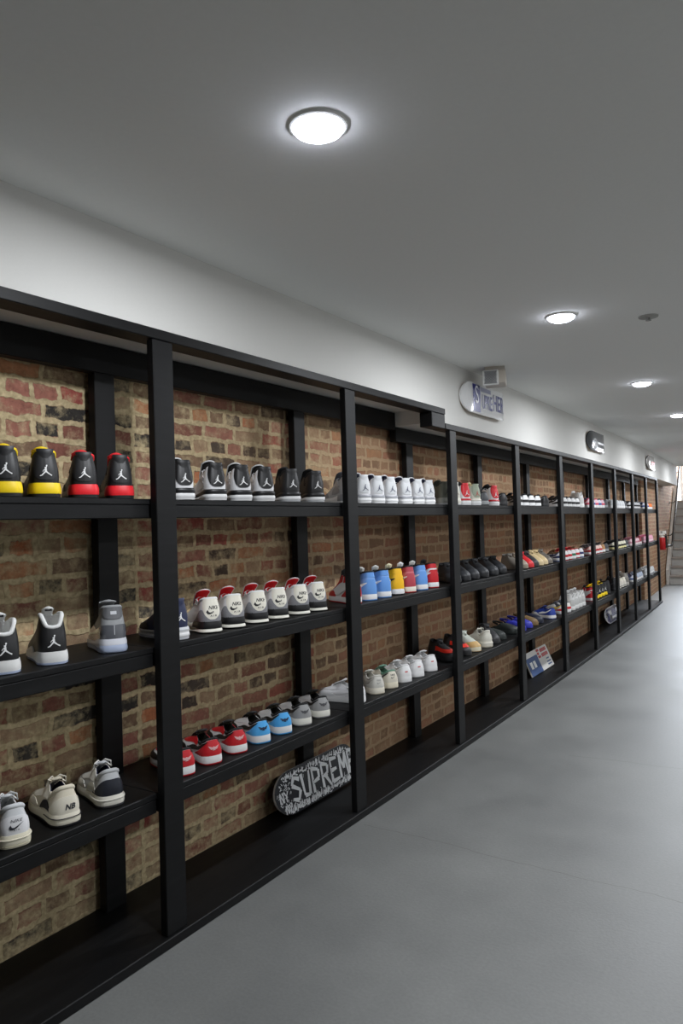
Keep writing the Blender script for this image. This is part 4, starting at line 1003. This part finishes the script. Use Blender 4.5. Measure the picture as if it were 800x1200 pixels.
SHN = {1: 'top', 2: 'middle', 3: 'bottom'}
PROTO = {}
def copy_tree(o, parent=None):
    c = o.copy(); COL.objects.link(c)
    if parent: c.parent = parent
    for ch in KIDS.get(o.name, ()): 
        d = ch.copy(); COL.objects.link(d); d.parent = c
    return c
KIDS = {}
count = 0
for k in (1, 2, 3):
    for b, row in enumerate(ROWS[k]):
        n = len(row)
        for i, (code, s) in enumerate(row):
            cat, desc, fn = DESC[code]
            if code not in PROTO:
                o = fn(); PROTO[code] = o; KIDS[o.name] = list(o.children)
            else: o = copy_tree(PROTO[code])
            rw = .103; gap = min([abs(row[j][1] - s) for j in (i - 1, i + 1) if 0 <= j < n] or [.3])
            view = math.degrees(math.atan2(s, D0 + .05)); rot = TURN.get((k, b, i), min(view - (25 if code[:2] in ('L1', 'LW', 'AF') else 20 if code in ('A4w', 'A3r', 'A4m') else 14), 31))
            rot = min(rot, math.degrees(math.acos(min(1, rw / gap))) if gap > rw else 0)
            r = random.Random(int(s * 1000) + k)
            a = math.radians(rot + r.uniform(-1.2, 1.2)); flip = code in FLIP
            # local +Y is the toe: into the shelf (-X world), turned toward +s
            rz = pi / 2 + heading(s) - a
            p = P(s, POST_T + .018 + .04 * math.sin(abs(a)), SHELF_Z[k] + .0008)
            if flip:
                a = math.radians((12 if cat == 'clog' else 26 if code in ('SNk', 'LWy') else 40) + r.uniform(-2, 2)); rz = -pi / 2 + heading(s) - a
                p = P(s + .262 * math.sin(a) - .03, POST_T + .020 + .258 * math.cos(a) + .02 * math.sin(a), SHELF_Z[k] + .0008)
            o.location = p; o.rotation_euler = (0, 0, rz)
            if cat == 'clog': o.scale = (.88,) * 3
            elif flip: o.scale = (.94,) * 3
            o['category'] = cat
            same = [j for j, q in enumerate(row) if q[0] == code]
            where = '%s shelf, %s bay' % (SHN[k], ords[b])
            if len(same) > 1: where += ', %s such' % ords[same.index(i)]
            o['label'] = '%s on %s' % (desc, where)
            o['group'] = 'shoes on the %s shelf' % SHN[k]
            count += 1
print('shoes', count)
mb = MB(); mb.box((-.006, -.02, 0), (.006, .02, .098)); tg = link_obj('shoe_card', mb.mesh('shoe_card', mat((206, 58, 40), .6), False)); bevel(tg, .002)
tg.location = P(2.005, .13, SHELF_Z[2] + .0008); tg.rotation_euler = (0, 0, 1.0); tag(tg, 'small orange-red card standing between navy sneaker and first white high-top', 'card')
# ------------------------------------------------------------------ light, camera
w = bpy.data.worlds.new('daylight'); sc.world = w; w.use_nodes = True
w.node_tree.nodes['Background'].inputs['Color'].default_value = (.80, .88, 1, 1); w.node_tree.nodes['Background'].inputs['Strength'].default_value = 2.0
ld = bpy.data.lights.new('doorway_daylight', 'AREA'); ld.shape = 'RECTANGLE'; ld.size = 1.5; ld.size_y = 2.; ld.energy = 420; ld.color = (.82, .9, 1)
lo = bpy.data.objects.new('doorway_daylight', ld); COL.objects.link(lo)
lo.location = (-2.3, 22.1, 3.0); lo.rotation_euler = (math.radians(-62), 0, 0)

fw = Vector((-math.sin(YAW), math.cos(YAW), 0)); rt = Vector((math.cos(YAW), math.sin(YAW), 0)); up = Vector((0, 0, 1))
f2 = fw * math.cos(PITCH) + up * math.sin(PITCH); u2 = up * math.cos(PITCH) - fw * math.sin(PITCH)
r3 = rt * math.cos(ROLL) - u2 * math.sin(ROLL); u3 = rt * math.sin(ROLL) + u2 * math.cos(ROLL)
cam = bpy.data.cameras.new('camera'); co = bpy.data.objects.new('camera', cam); COL.objects.link(co)
m3 = Matrix((r3, u3, -f2)).transposed().to_4x4(); co.matrix_world = Matrix.Translation((0, 0, CAMH)) @ m3
cam.sensor_fit = 'VERTICAL'; cam.sensor_height = 36; cam.sensor_width = 24; cam.lens = FPX / 1200 * 36; cam.clip_start = .02
sc.camera = co
vs_ = sc.view_settings; vs_.view_transform = 'Standard'; vs_.look = 'None'; vs_.gamma = 1; vs_.exposure = 0.0; vs_.use_curve_mapping = False
sc.cycles.max_bounces = 10; sc.cycles.diffuse_bounces = 6; sc.cycles.sample_clamp_indirect = 4
sc.cycles.use_denoising = True
